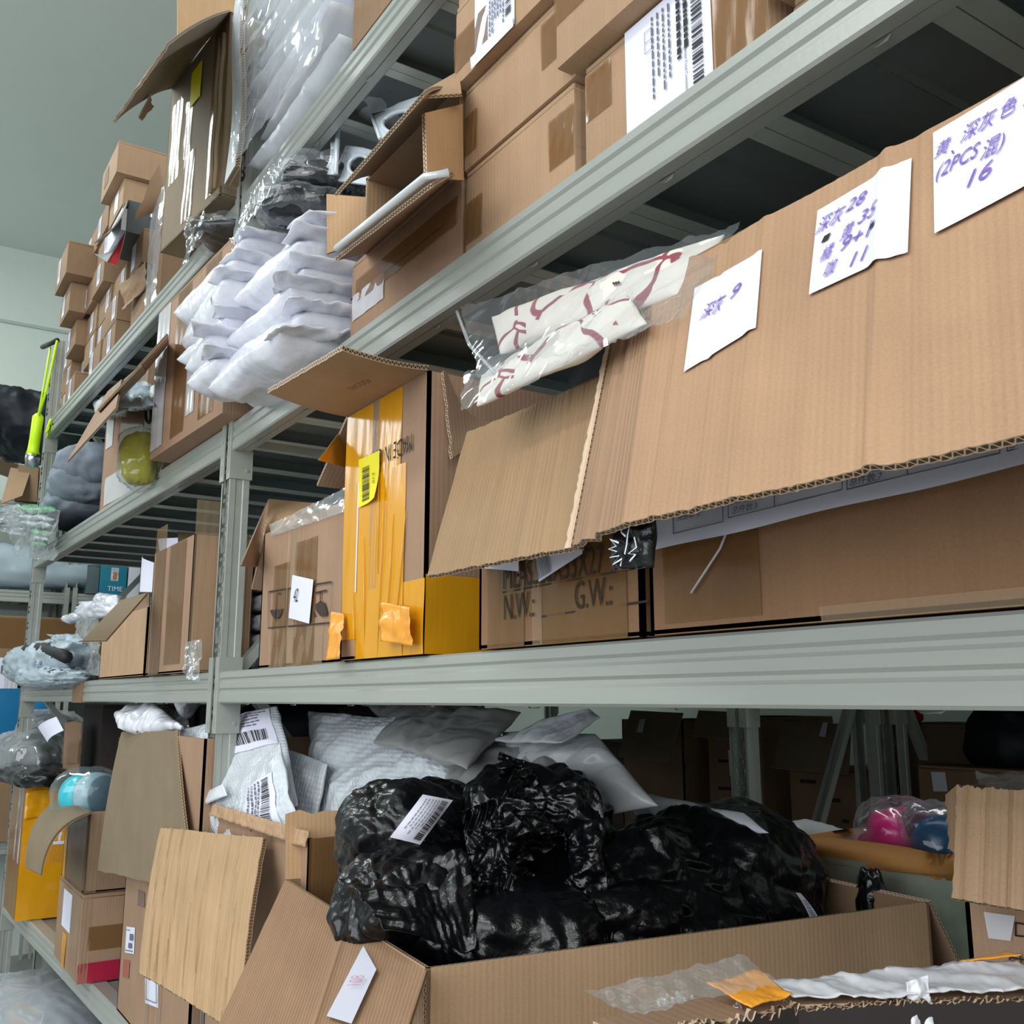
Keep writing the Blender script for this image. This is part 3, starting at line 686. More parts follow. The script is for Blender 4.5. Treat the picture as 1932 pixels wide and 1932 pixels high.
sheet('flap', sb.P(-.03, -.06, sb.h-.03), sb.P(sb.w, -.03, sb.h+.09), sb.P(sb.w, 0, sb.h), sb.P(0, 0, sb.h), KRAFTD, sb.t, nu=8, nv=4, ragged={'t': .006})
# small parcels piled on the top shelf: every parcel its own thing
PW_, PH_, PDp = .205, .104, .26
proto = {}
rr = random.Random(11)
def parcel(X, Y, z, w, h, d, lab, rot=0.0, sx=.12, label_on=True, group='small brown parcels piled on the top shelf'):
    key = (round(w, 3), round(h, 3), round(d, 3), label_on, round(sx, 2))
    if key not in proto:
        b = Carton(lab, V(X, Y, z), w, d, h, mat=KRAFTD, rot=rot, name='parcel_box', group=group)
        if label_on:
            b.sticker('f', sx, h*.15, sx+.052, h*.88); bars('lettering', *b.Q('f', sx, h*.15, sx+.052, h*.88), INKG, b.t, textlines(.12, .1, .9, .9, 6, seed=3, horiz=False))
        proto[key] = b; return b.t
    b = proto[key]; o = b.t.copy(); COL.objects.link(o); o['label'] = lab
    o.location = [X+w/2*math.cos(math.radians(rot))-d/2*math.sin(math.radians(rot)), Y+w/2*math.sin(math.radians(rot))+d/2*math.cos(math.radians(rot)), z]; o.rotation_euler = (0, 0, math.radians(rot))
    for ch in b.t.children:
        q = ch.copy(); COL.objects.link(q); q.parent = o
    return o
cols = []
X = -3.30
sil = [(-3.6, 472), (-3.8, 486), (-4.0, 506), (-4.2, 640)]
k = 0
ordw = ['rightmost', 'second', 'third', 'fourth', 'leftmost']
roww = ['bottom', 'second', 'third', 'fourth', 'fifth', 'sixth', 'seventh', 'eighth']
nrows = [3, 6, 6, 5, 3]
for k in range(5):
    x1 = -3.30-.212*k
    for j in range(nrows[k]):
        yo = rr.choice([0, 0, .015, -.02, .03, -.03]); w = PW_
        parcel(x1-w-rr.uniform(0, .004), -.01+yo-.006*k, DS+j*(PH_+.001), w, PH_, PDp, 'small brown parcel, %s row up, %s column, white sticker on its end' % (roww[j], ordw[k]),
               rot=0, sx=rr.choice([.03, .09, .13]))
# rear row hides the deck behind
for k in range(4):
    parcel(-3.34-.25*k-.205, .28, DS, .205, .104, .26, 'small brown parcel half hidden behind the pile, %s in its back row' % ['rightmost', 'second', 'third', 'leftmost'][k], sx=.09)
z3 = DS+3*(PH_+.001)
lt = parcel(XS(116, -.10, 3.0), -.10, DS+3*(PH_+.001), PW_+.0, .115, .24, 'brown parcel jutting out at the far left of the pile, under the overhanging one', sx=.05, label_on=True)
lt2 = parcel(XS(113, -.12, 3.1)-.02, -.13, DS+3*(PH_+.001)+.117, .26, .13, .24, 'topmost brown parcel box at the far left of the pile, overhanging with dark underside', sx=.06)
# right end: crumpled kraft boxes
cr = carton('crushed kraft box with a buckled lid, right end of the parcel pile', 243, 278, 560, .0, DS, .28, mat=KRAFTD)
cloth('lid', cr.P(-.01, -.03, cr.h+.04), cr.P(cr.w, -.03, cr.h+.02), cr.P(cr.w+.01, -.01, cr.h-.05), cr.P(-.01, -.02, cr.h-.05), KRAFT, cr.t, seed=8, amp=.02, f=14, nu=20, nv=12, t=.003)
sq = parcel(-3.29, .0, DS+.245, .17, .118, .28, 'square kraft box beside the wrapped narrow box, above the crushed box', sx=.02)
# shoe carton: dark sides, white end, red lining, lid open
zb = DS+.368; sx0, sx1 = XS(200, -.06, 3.0), XS(228, -.06, 3.0); sw = sx1-sx0; sh = .112
wb = thing('shoe_carton', 'dark grey carton lying open with a white end and red lining, among brown boxes', 'box', ((sx0+sx1)/2, .1, zb))
fr = lambda p: V(sx0, -.06, zb)+V(*p)
GREYC = plain('carton_grey', rgb(74, 80, 84), rough=.5); WHITEC = plain('carton_white', rgb(226, 228, 238), rough=.5); REDC = plain('carton_red', rgb(170, 20, 35), rough=.5); BLK = plain('carton_black', rgb(25, 25, 28), rough=.6)
boxmesh('box_body', (0, .02, 0), (sw, .36, sh), GREYC, wb, bevel=.003, frame=fr)
boxmesh('white_end', (.004, .004, .004), (sw-.004, .021, sh*.72), WHITEC, wb, frame=fr)
boxmesh('dark_slot', (.006, .012, sh*.72), (sw-.02, .0215, sh-.006), BLK, wb, frame=fr)
sheet('lid', c(179, 459, -.15), c(206, 440, -.15), fr((sw, .02, sh)), fr((0, .02, sh)), GREYC, wb, nu=6, nv=6, t=.003, bend=.008)
sheet('tray_flap', c(178, 480, -.14), c(203, 496, -.15), fr((sw*.8, .02, .0)), fr((-.01, .02, .004)), plain('grey_card', rgb(150, 150, 156)), wb, nu=4, nv=4, t=.003)
sheet('lining', c(202, 496, -.15), c(222, 503, -.12), fr((sw, .02, -.002)), fr((sw*.7, .02, -.001)), REDC, wb, nu=4, nv=3, t=.003)
bars('lettering', fr((sw+.0005, .02, sh)), fr((sw+.0005, .36, sh)), fr((sw+.0005, .36, 0)), fr((sw+.0005, .02, 0)), plain('print_grey', rgb(125, 130, 134)), wb,
     [(.20, .1, .24, .4), (.27, .1, .31, .85), (.34, .12, .38, .85), (.42, .12, .46, .8), (.62, .1, .65, .85), (.71, .1, .74, .85)])
zt = zb+sh+.002
b1 = Carton('lower of two plain kraft boxes on the dark grey carton, white label on its end', V(XS(232, -.05, 3.1)-.22, -.05, zt), .22, .40, .098, mat=KRAFT)
b1.sticker('f', .09, .015, .15, .085)
b2 = Carton('topmost plain kraft box of the left pile, reaching up to the ceiling line', V(XS(221, -.08, 3.2)-.26, -.08, zt+.100), .26, .46, .115, mat=KRAFT)
b2.sticker('f', .05, .03, .12, .09, mat=KRAFTD)
# ---------------------------------------------------------------- LEVEL 4, right bay: film-wrapped stack
zz = DS
for i in range(9):
    hgt = .062; o = rr.uniform(-.015, .02)
    A = V(-2.01+o, -.02+o, zz+hgt*.5); B = V(-1.475, -.025-o, zz+hgt*.5)
    t = thing('wrapped_parcel', '%s poly parcel in film, %s layer of the film-wrapped stack on the top shelf' % (['milky', 'grey', 'white'][i % 3], (roww+['ninth'])[i]), 'parcel', ((A+B)/2+V(0, .2, -hgt/2)), 'film-wrapped parcels stacked on the top shelf')
    pillow('pouch', A+V(0, .42, 0), B+V(0, .42, 0), B, A, .085, [MAILERT, GREYBAGL, MAILER][i % 3], t, seed=20+i, amp=.008, f=10, nu=40, nv=20)
    cloth('film_wrap', V(A[0]+.05, -.055, A[2]+.045), V(B[0]-.02, -.05, B[2]+.045), V(B[0]-.01, -.052, B[2]-.04), V(A[0]+.06, -.06, A[2]-.035), CLEARH, t, seed=60+i, amp=.010, f=9, nu=50, nv=16)
    zz += hgt
wp = thing('plastic_sheet', 'milky white plastic sheet standing on edge beside the top upright', 'sheet', (-2.02, -.03, DS))
sheet('sheet', V(-2.06, -.045, DS+.50), V(-1.97, -.055, DS+.42), V(-1.965, -.05, DS+.001), V(-2.055, -.045, DS+.001), TRANSL, wp, t=.012, nu=6, nv=24, disp=lambda U, W: .005*np.sin(W*7), ragged={'t': .004})
cloth('film_fringe', V(-2.0, -.06, DS+.50), V(-1.93, -.065, DS+.48), V(-1.92, -.06, DS+.01), V(-1.97, -.06, DS+.01), CLEARH, wp, seed=3, amp=.01, f=20, nu=12, nv=50)
ub = Carton('brown carton on the top shelf beside the film-wrapped stack, mostly above the picture', V(-1.47, .0, DS), .5, .4, .35, mat=KRAFTD)
# ================================================================ LEVEL 3, right bay
D3 = L3+.002
def tilted_label(b, x0, z0, x1, z1, seed, extra=None, nm='shipping_label'):
    q = b.Q('f', x0, z0, x1, z1); patch(nm, *q, PAPER, b.t, off=.0014, nu=6, nv=6, disp=lambda U, W: .0008*np.sin(U*9)*W)
    return q
# stack 1
s1 = Carton('plain brown carton under the label-covered cartons, bottom of its stack, zigzag-cut tape at its corners', V(-1.085, .012, D3), .25, .36, .124, mat=KRAFT)
s1.tape('f', .0, .015, .045, .075); s1.tape('f', .20, .03, .25, .095); s1.tape('r', .0, .04, .10, .09, mat=TAPEC)
s2 = Carton('plain brown carton second from the bottom, a strip of brown tape at either end', V(-1.087, .010, D3+.126), .258, .36, .124, mat=KRAFT)
s2.tape('f', .0, .02, .036, .08); s2.tape('f', .19, .045, .258, .108)
s3 = Carton('brown carton with a folded-over white barcode label, third up beside the open kraft box', V(-1.09, -.004, D3+.253), .25, .36, .124, mat=KRAFT)
s3.tape('f', .0, .02, .09, .075)
q = tilted_label(s3, .055, .002, .155, .12, 3)
bars('lettering', *q, INK, s3.t, barcode_specs(.80, .0, .93, .82, 7, horiz=True)); bars('lettering', *q, INKG, s3.t, textlines(.36, .0, .76, .85, 6, seed=2, horiz=False, fill=.4))
patch('label_edge', s3.P(.053, -.006, .012), s3.P(.157, -.006, .012), s3.P(.157, -.004, -.004), s3.P(.053, -.004, -.004), PAPER, s3.t, off=.001)
s3b = Carton('brown carton topmost in the stack beside the open kraft box, cut off by the picture', V(-1.09, .0, D3+.379), .25, .36, .12, mat=KRAFT)
s0 = Carton('brown carton behind the open kraft box, only its upper corner showing', V(-1.42, .30, D3), .31, .28, .335, mat=KRAFTD)
# stack 2
r1 = Carton('brown carton with a large white barcode label reading Z-11, standing on the middle beam', V(-.815, .012, D3), .275, .36, .127, mat=KRAFT)
r1.tape('f', .004, .055, .05, .112, mat=TAPE)
q = tilted_label(r1, .075, .0, .205, .126, 4)
bars('lettering', *q, INK, r1.t, barcode_specs(.80, .02, .915, .97, 17, horiz=True)+textlines(.60, .0, .76, .75, 2, 3, False, .55)); bars('lettering', *q, INKG, r1.t, textlines(.30, .08, .56, .9, 4, seed=8, horiz=False, fill=.32)+
     [(.26, .17, .265, .37), (.34, .17, .345, .37), (.26, .17, .345, .175), (.26, .365, .345, .37), (.26, .27, .345, .275)])
text('Z-11', r1.P(.075+.13*.93, 0, .127*.99), (0, 0, -1), r1.ax, .0105, INK, r1.t, sx=1.1)
text('Egg Storage Box Refrigerator Organizer Food Containers', r1.P(.075+.13*.715, 0, .127*.96), (0, 0, -1), r1.ax, .0052, INK, r1.t)
r2 = Carton('brown carton overhanging above the Z-11 carton, torn tape on its corner', V(-.837, -.012, D3+.130), .275, .36, .124, mat=KRAFT)
r2.tape('f', .0, .055, .07, .12, mat=TAPE); r2.tape('f', .19, .0, .275, .12, mat=TAPE)
r1.tape('f', .208, .0, .275, .125, mat=TAPE)
r3 = Carton('brown carton with frayed corner right of the Z-11 carton', V(-.53, .0, D3+.03), .30, .36, .22, mat=KRAFT)
r4 = Carton('thin brown carton lying under the frayed carton', V(-.52, .02, D3), .30, .34, .027, mat=KRAFTD)
# stack 0: taped carton + open kraft box
t1 = Carton('brown carton sealed with one long strip of tape, under the open kraft box', V(XS(660, .012, D3), .012, D3), XS(875, .012, D3)-XS(660, .012, D3)-.008, .34, .138, mat=KRAFTP)
t1.tape('f', .02, .058, t1.w-.01, .100); t1.tape('f', .01, .03, .13, .075, mat=TAPEW); t1.tape('r', .0, .03, .10, .11, mat=TAPEC)
boxmesh('seam', (.0, -.0012, .072), (t1.w-.05, .0, .0745), INKB, t1.t, frame=lambda p: t1.P(*p))
zo = D3+.140
op = thing('open_box', 'kraft box lying on its side with flaps open, a translucent plastic lid inside', 'box', (-1.3, .15, zo))
xl, xr = -1.42, -1.105
f0 = .012
def OP(x, y, z): return V(x, y, zo+z)
oh = .135
sheet('bottom_panel', OP(xl, .34, .006), OP(xr, .34, .006), OP(xr, f0, .006), OP(xl, f0, .006), KRAFTP, op, nu=6, nv=4, inner=KIN)
sheet('side_panel', OP(xl, .34, oh), OP(xl, f0, oh), OP(xl, f0, 0), OP(xl, .34, 0), KRAFTP, op, nu=4, nv=4, inner=KIN)
sheet('side_panel', OP(xr, f0, oh), OP(xr, .34, oh), OP(xr, .34, 0), OP(xr, f0, 0), KIN, op, nu=4, nv=4, inner=KIN)
sheet('side_panel', OP(xr, .34, oh), OP(xl, .34, oh), OP(xl, .34, 0), OP(xr, .34, 0), KRAFTD, op, nu=4, nv=4, inner=KRAFTD)
sheet('top_panel', OP(xl, .34, oh), OP(xr, .34, oh), OP(xr, f0, oh), OP(xl, f0, oh), KRAFTP, op, nu=6, nv=4, inner=KRAFTD)
# flaps: left and right stand forward, the lower one hangs out over the carton, the upper one is pushed up
sheet('flap', c(616, 366, -.035), c(694, 372, .03), c(694, 452, .03), c(617, 478, -.035), KIN, op, nu=6, nv=6, inner=KRAFTL, disp=lambda U, W: .004*np.sin(W*3)*U)
sheet('flap', c(802, 213, -.085), c(873, 196, -.0), c(875, 340, .0), c(806, 335, -.085), KIN, op, nu=8, nv=6, inner=KIN)
sheet('flap', c(800, 186, -.09), c(872, 182, -.02), OP(xr, f0, oh+.015), OP(xr-.07, f0-.02, oh+.015), KRAFT, op, nu=6, nv=6, t=.004)
sheet('flap', c(636, 371, -.12), c(800, 183, -.12), OP(xr-.02, f0, oh), OP(xl+.01, f0, oh), KRAFTD, op, nu=26, nv=5, inner=KRAFT, ragged={'t': .0015}, bend=-.006)
sheet('flap', OP(xl, f0, .003), OP(xr, f0, .003), c(812, 345, -.13), c(632, 486, -.13), KRAFTD, op, nu=30, nv=5, inner=KRAFTP, ragged={'b': .0025})
ld = thing('lid_tray', 'translucent plastic tray lid sliding out of the open kraft box', 'lid', OP((xl+xr)/2, -.02, .03))
LC, LD = c(808, 336, -.122), c(640, 470, -.122)
sheet('lid', OP(xl+.03, .02, .016), OP(xr-.03, .02, .016), LC, LD, TRANSL, ld, t=.003, nu=6, nv=6)
tube('lid_rim', [LD-V(0, .004, 0), LD*.6+LC*.4-V(0, .004, 0), LC-V(0, .004, 0), LC+V(.012, .02, .008)], .005, TRANSL, ld)
bn_ = thing('plastic_bin', 'dull translucent bin deep inside the open kraft box', 'bin', OP((xl+xr)/2, .1, .006))
sheet('bin_wall', OP(xl+.05, .10, .085), OP(xr-.03, .10, .085), OP(xr-.03, .09, .008), OP(xl+.05, .09, .008), plain('bin_haze', rgb(110, 100, 104), rough=.3), bn_, t=.004, nu=8, nv=4)
tube('bin_rim', [OP(xl+.05, .095, .085), OP(xr-.03, .095, .085)], .005, TRANSL, bn_)
# clear fridge organisers behind the kraft box
def organiser(label, A, B, C, D, hole=(.5, .5, .26, .30), t=.004, rim=True):
    A, B, C, D = [np.array(p) for p in (A, B, C, D)]
    th = thing('plastic_organizer', label, 'organizer', (C+D)/2)
    W, H, n = quad_frame(A, B, C, D); n = -n; m = 28; vs = []; fs = []
    def P(u, v): return A*(1-u)*(1-v)+B*u*(1-v)+C*u*v+D*(1-u)*v
    for off in (0, -t):
        for k in range(m):
            a = 2*math.pi*k/m; vs.append(P(hole[0]+hole[2]*math.cos(a), hole[1]+hole[3]*math.sin(a))+n*off)
        for k in range(m):
            a = 2*math.pi*k/m; cx, sy = math.cos(a), math.sin(a); q = max(abs(cx), abs(sy)); e = .72+.28*1/q*.9
            u = .5+.5*max(-1, min(1, cx/q*.98)); v = .5+.5*max(-1, min(1, sy/q*.98)); vs.append(P(u, v)+n*off)
    for k in range(m):
        j = (k+1) % m; fs += [(k, j, m+j, m+k), (2*m+k, 3*m+k, 3*m+j, 2*m+j), (k, 2*m+k, 2*m+j, j), (m+k, m+j, 3*m+j, 3*m+k)]
    mesh('panel', vs, fs, TRANSL, th)
    tube('handle_rim', [P(hole[0]+hole[2]*math.cos(a), hole[1]+hole[3]*math.sin(a))+n*.001 for a in np.linspace(0, 2*math.pi, 25)], .004, TRANSL, th)
    tube('rim', [P(0.02, .98), P(0.01, .02), P(.5, 0), P(.99, .02), P(.98, .98)], .0045, TRANSL, th)
    return th
organiser('translucent plastic drawer with an oval handle hole, high up against the shelf above', c(700, 217, .10), c(812, 178, .10), c(800, 262, .05), c(716, 262, .05), hole=(.48, .55, .32, .34))
organiser('translucent plastic drawer with an oval handle hole, left of the open kraft box', c(655, 275, .08), c(716, 290, .10), c(705, 350, .06), c(628, 340, .06), hole=(.55, .48, .28, .30))
og = organiser('tall translucent plastic drawer front with a slim oval hole and a hooked lip', c(606, 225, .06), c(640, 218, .06), c(634, 330, .04), c(598, 330, .04), hole=(.5, .6, .27, .30))
rb = thing('ribbed_tray', 'ribbed clear plastic tray standing on edge beside the slim oval drawer front', 'tray', c(575, 400, .05))
sheet('tray', c(542, 322, .05), c(604, 250, .05), c(604, 325, .05), c(542, 412, .05), TRANSL, rb, t=.003, nu=60, nv=4, disp=lambda U, W: .004*tri(W*4+U*0), inner=TRANSL)
for i in range(10):
    v = i/9; tube('rib', [c(542+0, 322+90*v, .048), c(604, 250+75*v, .048)], .0022, TRANSL, rb)
# black goods in clear film on top of the mailers
for i, (px, py, Y, rx, rz, lb) in enumerate([(612, 350, .06, .085, .040, 'black garment in shiny clear film beside the ribbed tray'),
                                         (572, 405, .02, .085, .035, 'black garment in clear film lying on the right-hand pile of mailers'),
                                         (452, 452, .03, .10, .025, 'flat black garment in clear film on top of the left-hand pile of mailers')]):
    ce = c(px, py, Y); t = thing('wrapped_garment', lb, 'garment', ce-V(0, 0, rz))
    blob('garment', ce, rx, rx*.8, rz*.85, BLACKBAG, t, seed=40+i, amp=.16, f=16, n=60)
    blob('film_wrap', ce+V(0, -.005, .006), rx*1.13, rx*.92, rz*1.08, CLEAR, t, seed=45+i, amp=.22, f=20, n=70, fine=.05)
    cloth('film_wrap', ce+V(-.10, -.09, .03), ce+V(.02, -.09, .045), ce+V(.04, -.10, -.03), ce+V(-.14, -.10, -.05), CLEAR, t, seed=48+i, amp=.012, f=20, nu=30, nv=20)
# poly mailers: two piles hanging over the beam. each: A back-left, B back-right, C front-right, D front-left seen from above
# plan: pile B (right) and pile A (left); every packet lies nearly flat, drooping towards the aisle
def flat_mailer(Xr, py, w, dp, Y0, th, seed, lab, grp, droop=.02, yaw=0.0, mat=None, roll=0.0):
    """packet lying in the pile: right end at Xr, lower front edge at picture row py in plane Y0, drooping over the aisle"""
    z0 = ZS(py, Xr, Y0); P = V(Xr, Y0, z0+th*.22); roll *= .3; a = math.radians(yaw); ex = V(-math.cos(a), -math.sin(a), -math.sin(roll)); ey = V(-math.sin(a), math.cos(a), 0)
    z = V(0, 0, 1); C_ = P+z*th/2; D = C_+ex*w; dr = max(droop, D3+th*.55-C_[2]); B = C_+ey*dp+z*dr; A = D+ey*dp+z*dr
    t = thing('poly_mailer', lab, 'mailer', (A+B+C_+D)/4-V(0, 0, th/2+.01), grp)
    pillow('pouch', A, B, C_, D, th*1.75, mat or MAILER, t, seed=seed, amp=.007, f=8, nu=84, nv=70, puff=.5, wav=.006, fine=.0030)
    e = .03+.02*math.sin(seed)
    pillow('seal_flap', B+V(-.03, -.02, .012), B+V(.022, -.02, .020), C_+V(.030, .01-e, .016), C_+V(-.05, -.012, .010), .012, MAILER, t, seed=seed+100, amp=.004, f=14, nu=14, nv=40, wav=.010)
    return t
gB = 'white poly mailers in the right-hand pile on the middle shelf'; gA = 'white poly mailers in the left-hand pile on the middle shelf'
for k, (Xr, py, w, dp, Y0, th, yaw, lab) in enumerate([
    (-1.490, 676, .37, .32, -.105, .060, 2, 'white poly mailer, lowest of the right-hand pile, drooping over the beam'),
    (-1.492, 634, .30, .32, -.075, .050, -3, 'white poly mailer, second from the bottom of the right-hand pile'),
    (-1.490, 590, .31, .32, -.090, .054, 3, 'white poly mailer in the middle of the right-hand pile, below the striped one'),
    (-1.492, 546, .30, .32, -.070, .052, -3, 'white poly mailer with a striped seal, third from the top of the right-hand pile'),
    (-1.490, 500, .29, .32, -.080, .054, 4, 'white poly mailer, second from the top of the right-hand pile'),
    (-1.500, 456, .27, .30, -.070, .050, -6, 'white poly mailer on top of the right-hand pile, striped end sticking up')]):
    flat_mailer(Xr, py, w, dp, Y0, th, 301+k, lab, gB, yaw=yaw)
for k, (Xr, py, w, dp, Y0, th, yaw, lab) in enumerate([
    (-1.78, 716, .16, .30, -.125, .052, 4, 'white poly mailer, lowest of the left-hand pile, its corner hanging below the beam'),
    (-1.79, 678, .19, .30, -.14, .055, -2, 'white poly mailer with a sharp fin-like corner, second from the bottom at left'),
    (-1.80, 636, .30, .32, -.105, .050, 3, 'thin white poly mailer tilted down to the left, third from the bottom at left'),
    (-1.81, 592, .37, .32, -.115, .085, -3, 'plump white poly mailer bulging out of the left-hand pile'),
    (-1.815, 536, .35, .32, -.095, .066, 4, 'white poly mailer, second from the top of the left-hand pile'),
    (-1.82, 490, .32, .30, -.075, .060, -4, 'white poly mailer on top of the left-hand pile, under the flat black garment')]):
    flat_mailer(Xr, py, w, dp, Y0, th, 321+k, lab, gA, yaw=yaw)
# ================================================================ LEVEL 3, left bay
p0 = at(282, 869, Z=D3); p1 = at(410, 785, Z=D3)
db = Carton('dark brown carton wound with crinkled tape, overhanging the middle beam below the mailers', V(p0[0], p0[1], D3), .52, .45, .40, mat=KRAFTP, rot=math.degrees(math.atan2(p1[1]-p0[1], p1[0]-p0[0])))
db.tape('f', .0, .02, .10, .39, mat=TAPEW); db.tape('f', .16, .02, .26, .39, mat=TAPE); db.tape('f', .27, .05, .33, .30, mat=TAPEW); db.tape('f', .36, .02, .46, .39, mat=TAPE)
p0 = at(187, 966, Z=D3); 
lb = Carton('tall brown carton standing open at the aisle edge, long flap leaning out to the left', V(p0[0], p0[1], D3), .43, .40, .40, mat=KRAFTP, rot=4, open_top=True)
lb.tape('f', .02, .20, .10, .38, mat=TAPEW); lb.tape('f', .05, .01, .38, .10, mat=TAPEW); lb.tape('f', .18, .12, .42, .38, mat=TAPE); lb.tape('r', .0, .05, .12, .39, mat=TAPEC)
sheet('flap', c(130, 872, -.20), c(222, 772, -.22), lb.P(.16, 0, lb.h), lb.P(.0, .0, lb.h), KRAFTL, lb.t, nu=12, nv=6, inner=KRAFTP)
lf = thing('cardboard_sheet', 'long folded strip of cardboard resting slantwise on the crinkled foil bag', 'sheet', c(250, 740, -.12))
sheet('board', c(186, 776, -.15), c(268, 690, -.15), c(276, 703, -.09), c(196, 787, -.08), KRAFT, lf, nu=20, nv=3, inner=KRAFTP, ragged={'t': .004})
sheet('board', c(262, 694, -.15), c(318, 632, -.13), c(318, 650, -.06), c(272, 706, -.08), KRAFTL, lf, nu=12, nv=3, inner=KRAFTL)
for i, (A_, B_, C_, D_, nm) in enumerate([((205, 732), (292, 718), (290, 762), (215, 770), 'crinkled pale blue plastic bag'), ((176, 762), (235, 742), (240, 770), (182, 792), 'curl of white foil hanging')]):
    t = thing('plastic_bag', nm+' above the tall open carton', 'bag', c((A_[0]+C_[0])/2, C_[1], -.02))
    pillow('bag', c(*A_, .05), c(*B_, .05), c(*C_, -.08), c(*D_, -.08), .05, GREYBAGL if i else plain('bag_blue_pale', rgb(170, 190, 205), rough=.2), t, seed=70+i, amp=.012, f=16, nu=30, nv=24)
ct = thing('storage_tub', 'slim white plastic tub with an oval grip standing beside the tape-wound carton', 'tub', c(280, 860, -.02))
sheet('tub_wall', c(284, 730, -.03), c(296, 722, -.03), c(282, 850, -.03), c(266, 838, -.03), plain('tub_white', rgb(205, 212, 206), rough=.35), ct, t=.004, nu=6, nv=12)
tube('grip', [c(280+5*math.cos(a), 782+16*math.sin(a), -.035) for a in np.linspace(0, 6.28, 16)], .004, BLK, ct)
yb = thing('wrapped_cloth', 'mustard yellow cloth in a clear bag squeezed between two brown cartons', 'cloth', c(265, 905, -.05))
blob('cloth', c(264, 866, -.06), .052, .045, .075, plain('mustard_cloth', rgb(158, 152, 40), rough=.8, bump=.4, bscale=120), yb, seed=81, amp=.2, f=14, n=70, fine=.06)
blob('film_wrap', c(264, 868, -.06), .055, .048, .079, CLEAR, yb, seed=82, amp=.24, f=20, n=60, fine=.08)
jc = thing('folded_jacket', 'grey-blue padded jacket folded over and slumped against the tall open carton', 'jacket', c(150, 985, .02))
DEN = plain('jacket_grey', rgb(120, 130, 142), rough=.75, noise=.12, bump=.3, bscale=150); NAVY = plain('navy_cloth', rgb(28, 34, 46), rough=.85)
for k, (px, py, rx, rz) in enumerate([(170, 880, .12, .085), (162, 915, .14, .085), (150, 955, .15, .075)]):
    blob('fold', c(px, py, .03), rx, .13, rz, DEN, jc, seed=90+k, amp=.17, f=7, n=80, rot=0, fine=.05, sq=.95)
blob('lining', c(150, 982, -.0), .15, .10, .030, NAVY, jc, seed=97, amp=.14, f=12, n=36, rot=0)
gp = thing('film_pack', 'green and white pack in shredded clear film hanging off the far shelf end', 'pack', c(75, 1040, -.15))
GRN = plain('pack_green', rgb(92, 168, 118), rough=.35); 
for k, (py, hh, m_) in enumerate([(958, .020, GRN), (972, .018, MAILER), (985, .022, GREYBAGL), (1000, .018, GRN), (1012, .016, MAILER), (1025, .022, GRN)]):
    x0 = 36 if k < 3 else 58
    pillow('layer', c(x0, py, .05), c(110-4*k, py+4, .05), c(108-4*k, py+6, -.12), c(x0, py+2, -.12), hh*1.6, m_, gp, seed=110+k, amp=.003, f=14, nu=20, nv=14)
cloth('film_wrap', c(4, 952, -.15), c(112, 962, -.15), c(104, 1058, -.15), c(30, 1050, -.15), CLEAR, gp, seed=121, amp=.02, f=9, nu=44, nv=34)
cloth('film_tail', c(0, 960, -.1), c(36, 950, -.1), c(42, 1010, -.1), c(6, 1005, -.1), CLEARH, gp, seed=122, amp=.05, f=16, nu=24, nv=24)
# navy tarp bag at the end of the top shelf + torch on a lanyard
tb = thing('refuse_sack', 'dark navy plastic sack slung over the far end of the top shelf', 'sack', c(70, 858, .3))
blob('sack', c(44, 806, -.09), .25, .19, .16, plain('navy_plastic', rgb(10, 13, 23), rough=.5, noise=.2, spec=.3), tb, seed=131, amp=.17, f=4, n=80, fine=.04, rot=0)
blob('sack_tail', c(148, 838, .12), .36, .16, .085, plain('navy_plastic', None), tb, seed=132, amp=.1, f=5, n=40, rot=0)
tr = thing('torch', 'neon yellow torch with a silver head hanging from the post by a yellow strap', 'torch', c(62, 878, -.13))
NEON = plain('neon_yellow', rgb(205, 250, 10), rough=.4, noise=.03); CHR = plain('chrome', rgb(190, 192, 195), rough=.2, metal=1, noise=.02)
a_ = c(72, 786, -.13); b_ = c(62, 858, -.13)
tube('torch_body', [a_+V(0, 0, .012), a_, a_*.4+b_*.6, b_+V(0, 0, .02), b_], [.010, .021, .021, .022, .027], NEON, tr, seg=14)
tube('torch_head', [b_, b_-V(0, 0, .014), b_-V(0, 0, .05)], [.027, .028, .025], CHR, tr, seg=16)
tube('strap', [a_, c(84, 720, -.12), c(95, 655, -.11)], .004, NEON, tr); tube('strap', [a_+V(.02, 0, 0), c(88, 735, -.12), c(108, 642, -.11)], .005, NEON, tr)
tube('hook', [c(108, 642, -.11), c(80, 655, -.12)], .010, BLK, tr)
tube('tag_loop', [c(96, 792, -.1), c(88, 815, -.1), c(98, 800, -.1), c(90, 825, -.1)], .006, NEON, tr)
# ================================================================ LEVEL 2
D2 = L2+.002
def hit(px, py, P0, n):
    r = FW*FPX+RT*(px-966)-UP*(py-966); return CAM+r*(np.dot(P0-CAM, n)/np.dot(r, n))
def pq(pts, A, B, D):
    """picture points dropped on the plane through A, B, D"""
    n = unit(np.cross(B-A, D-A)); return [hit(x, y, A, n) for x, y in pts]
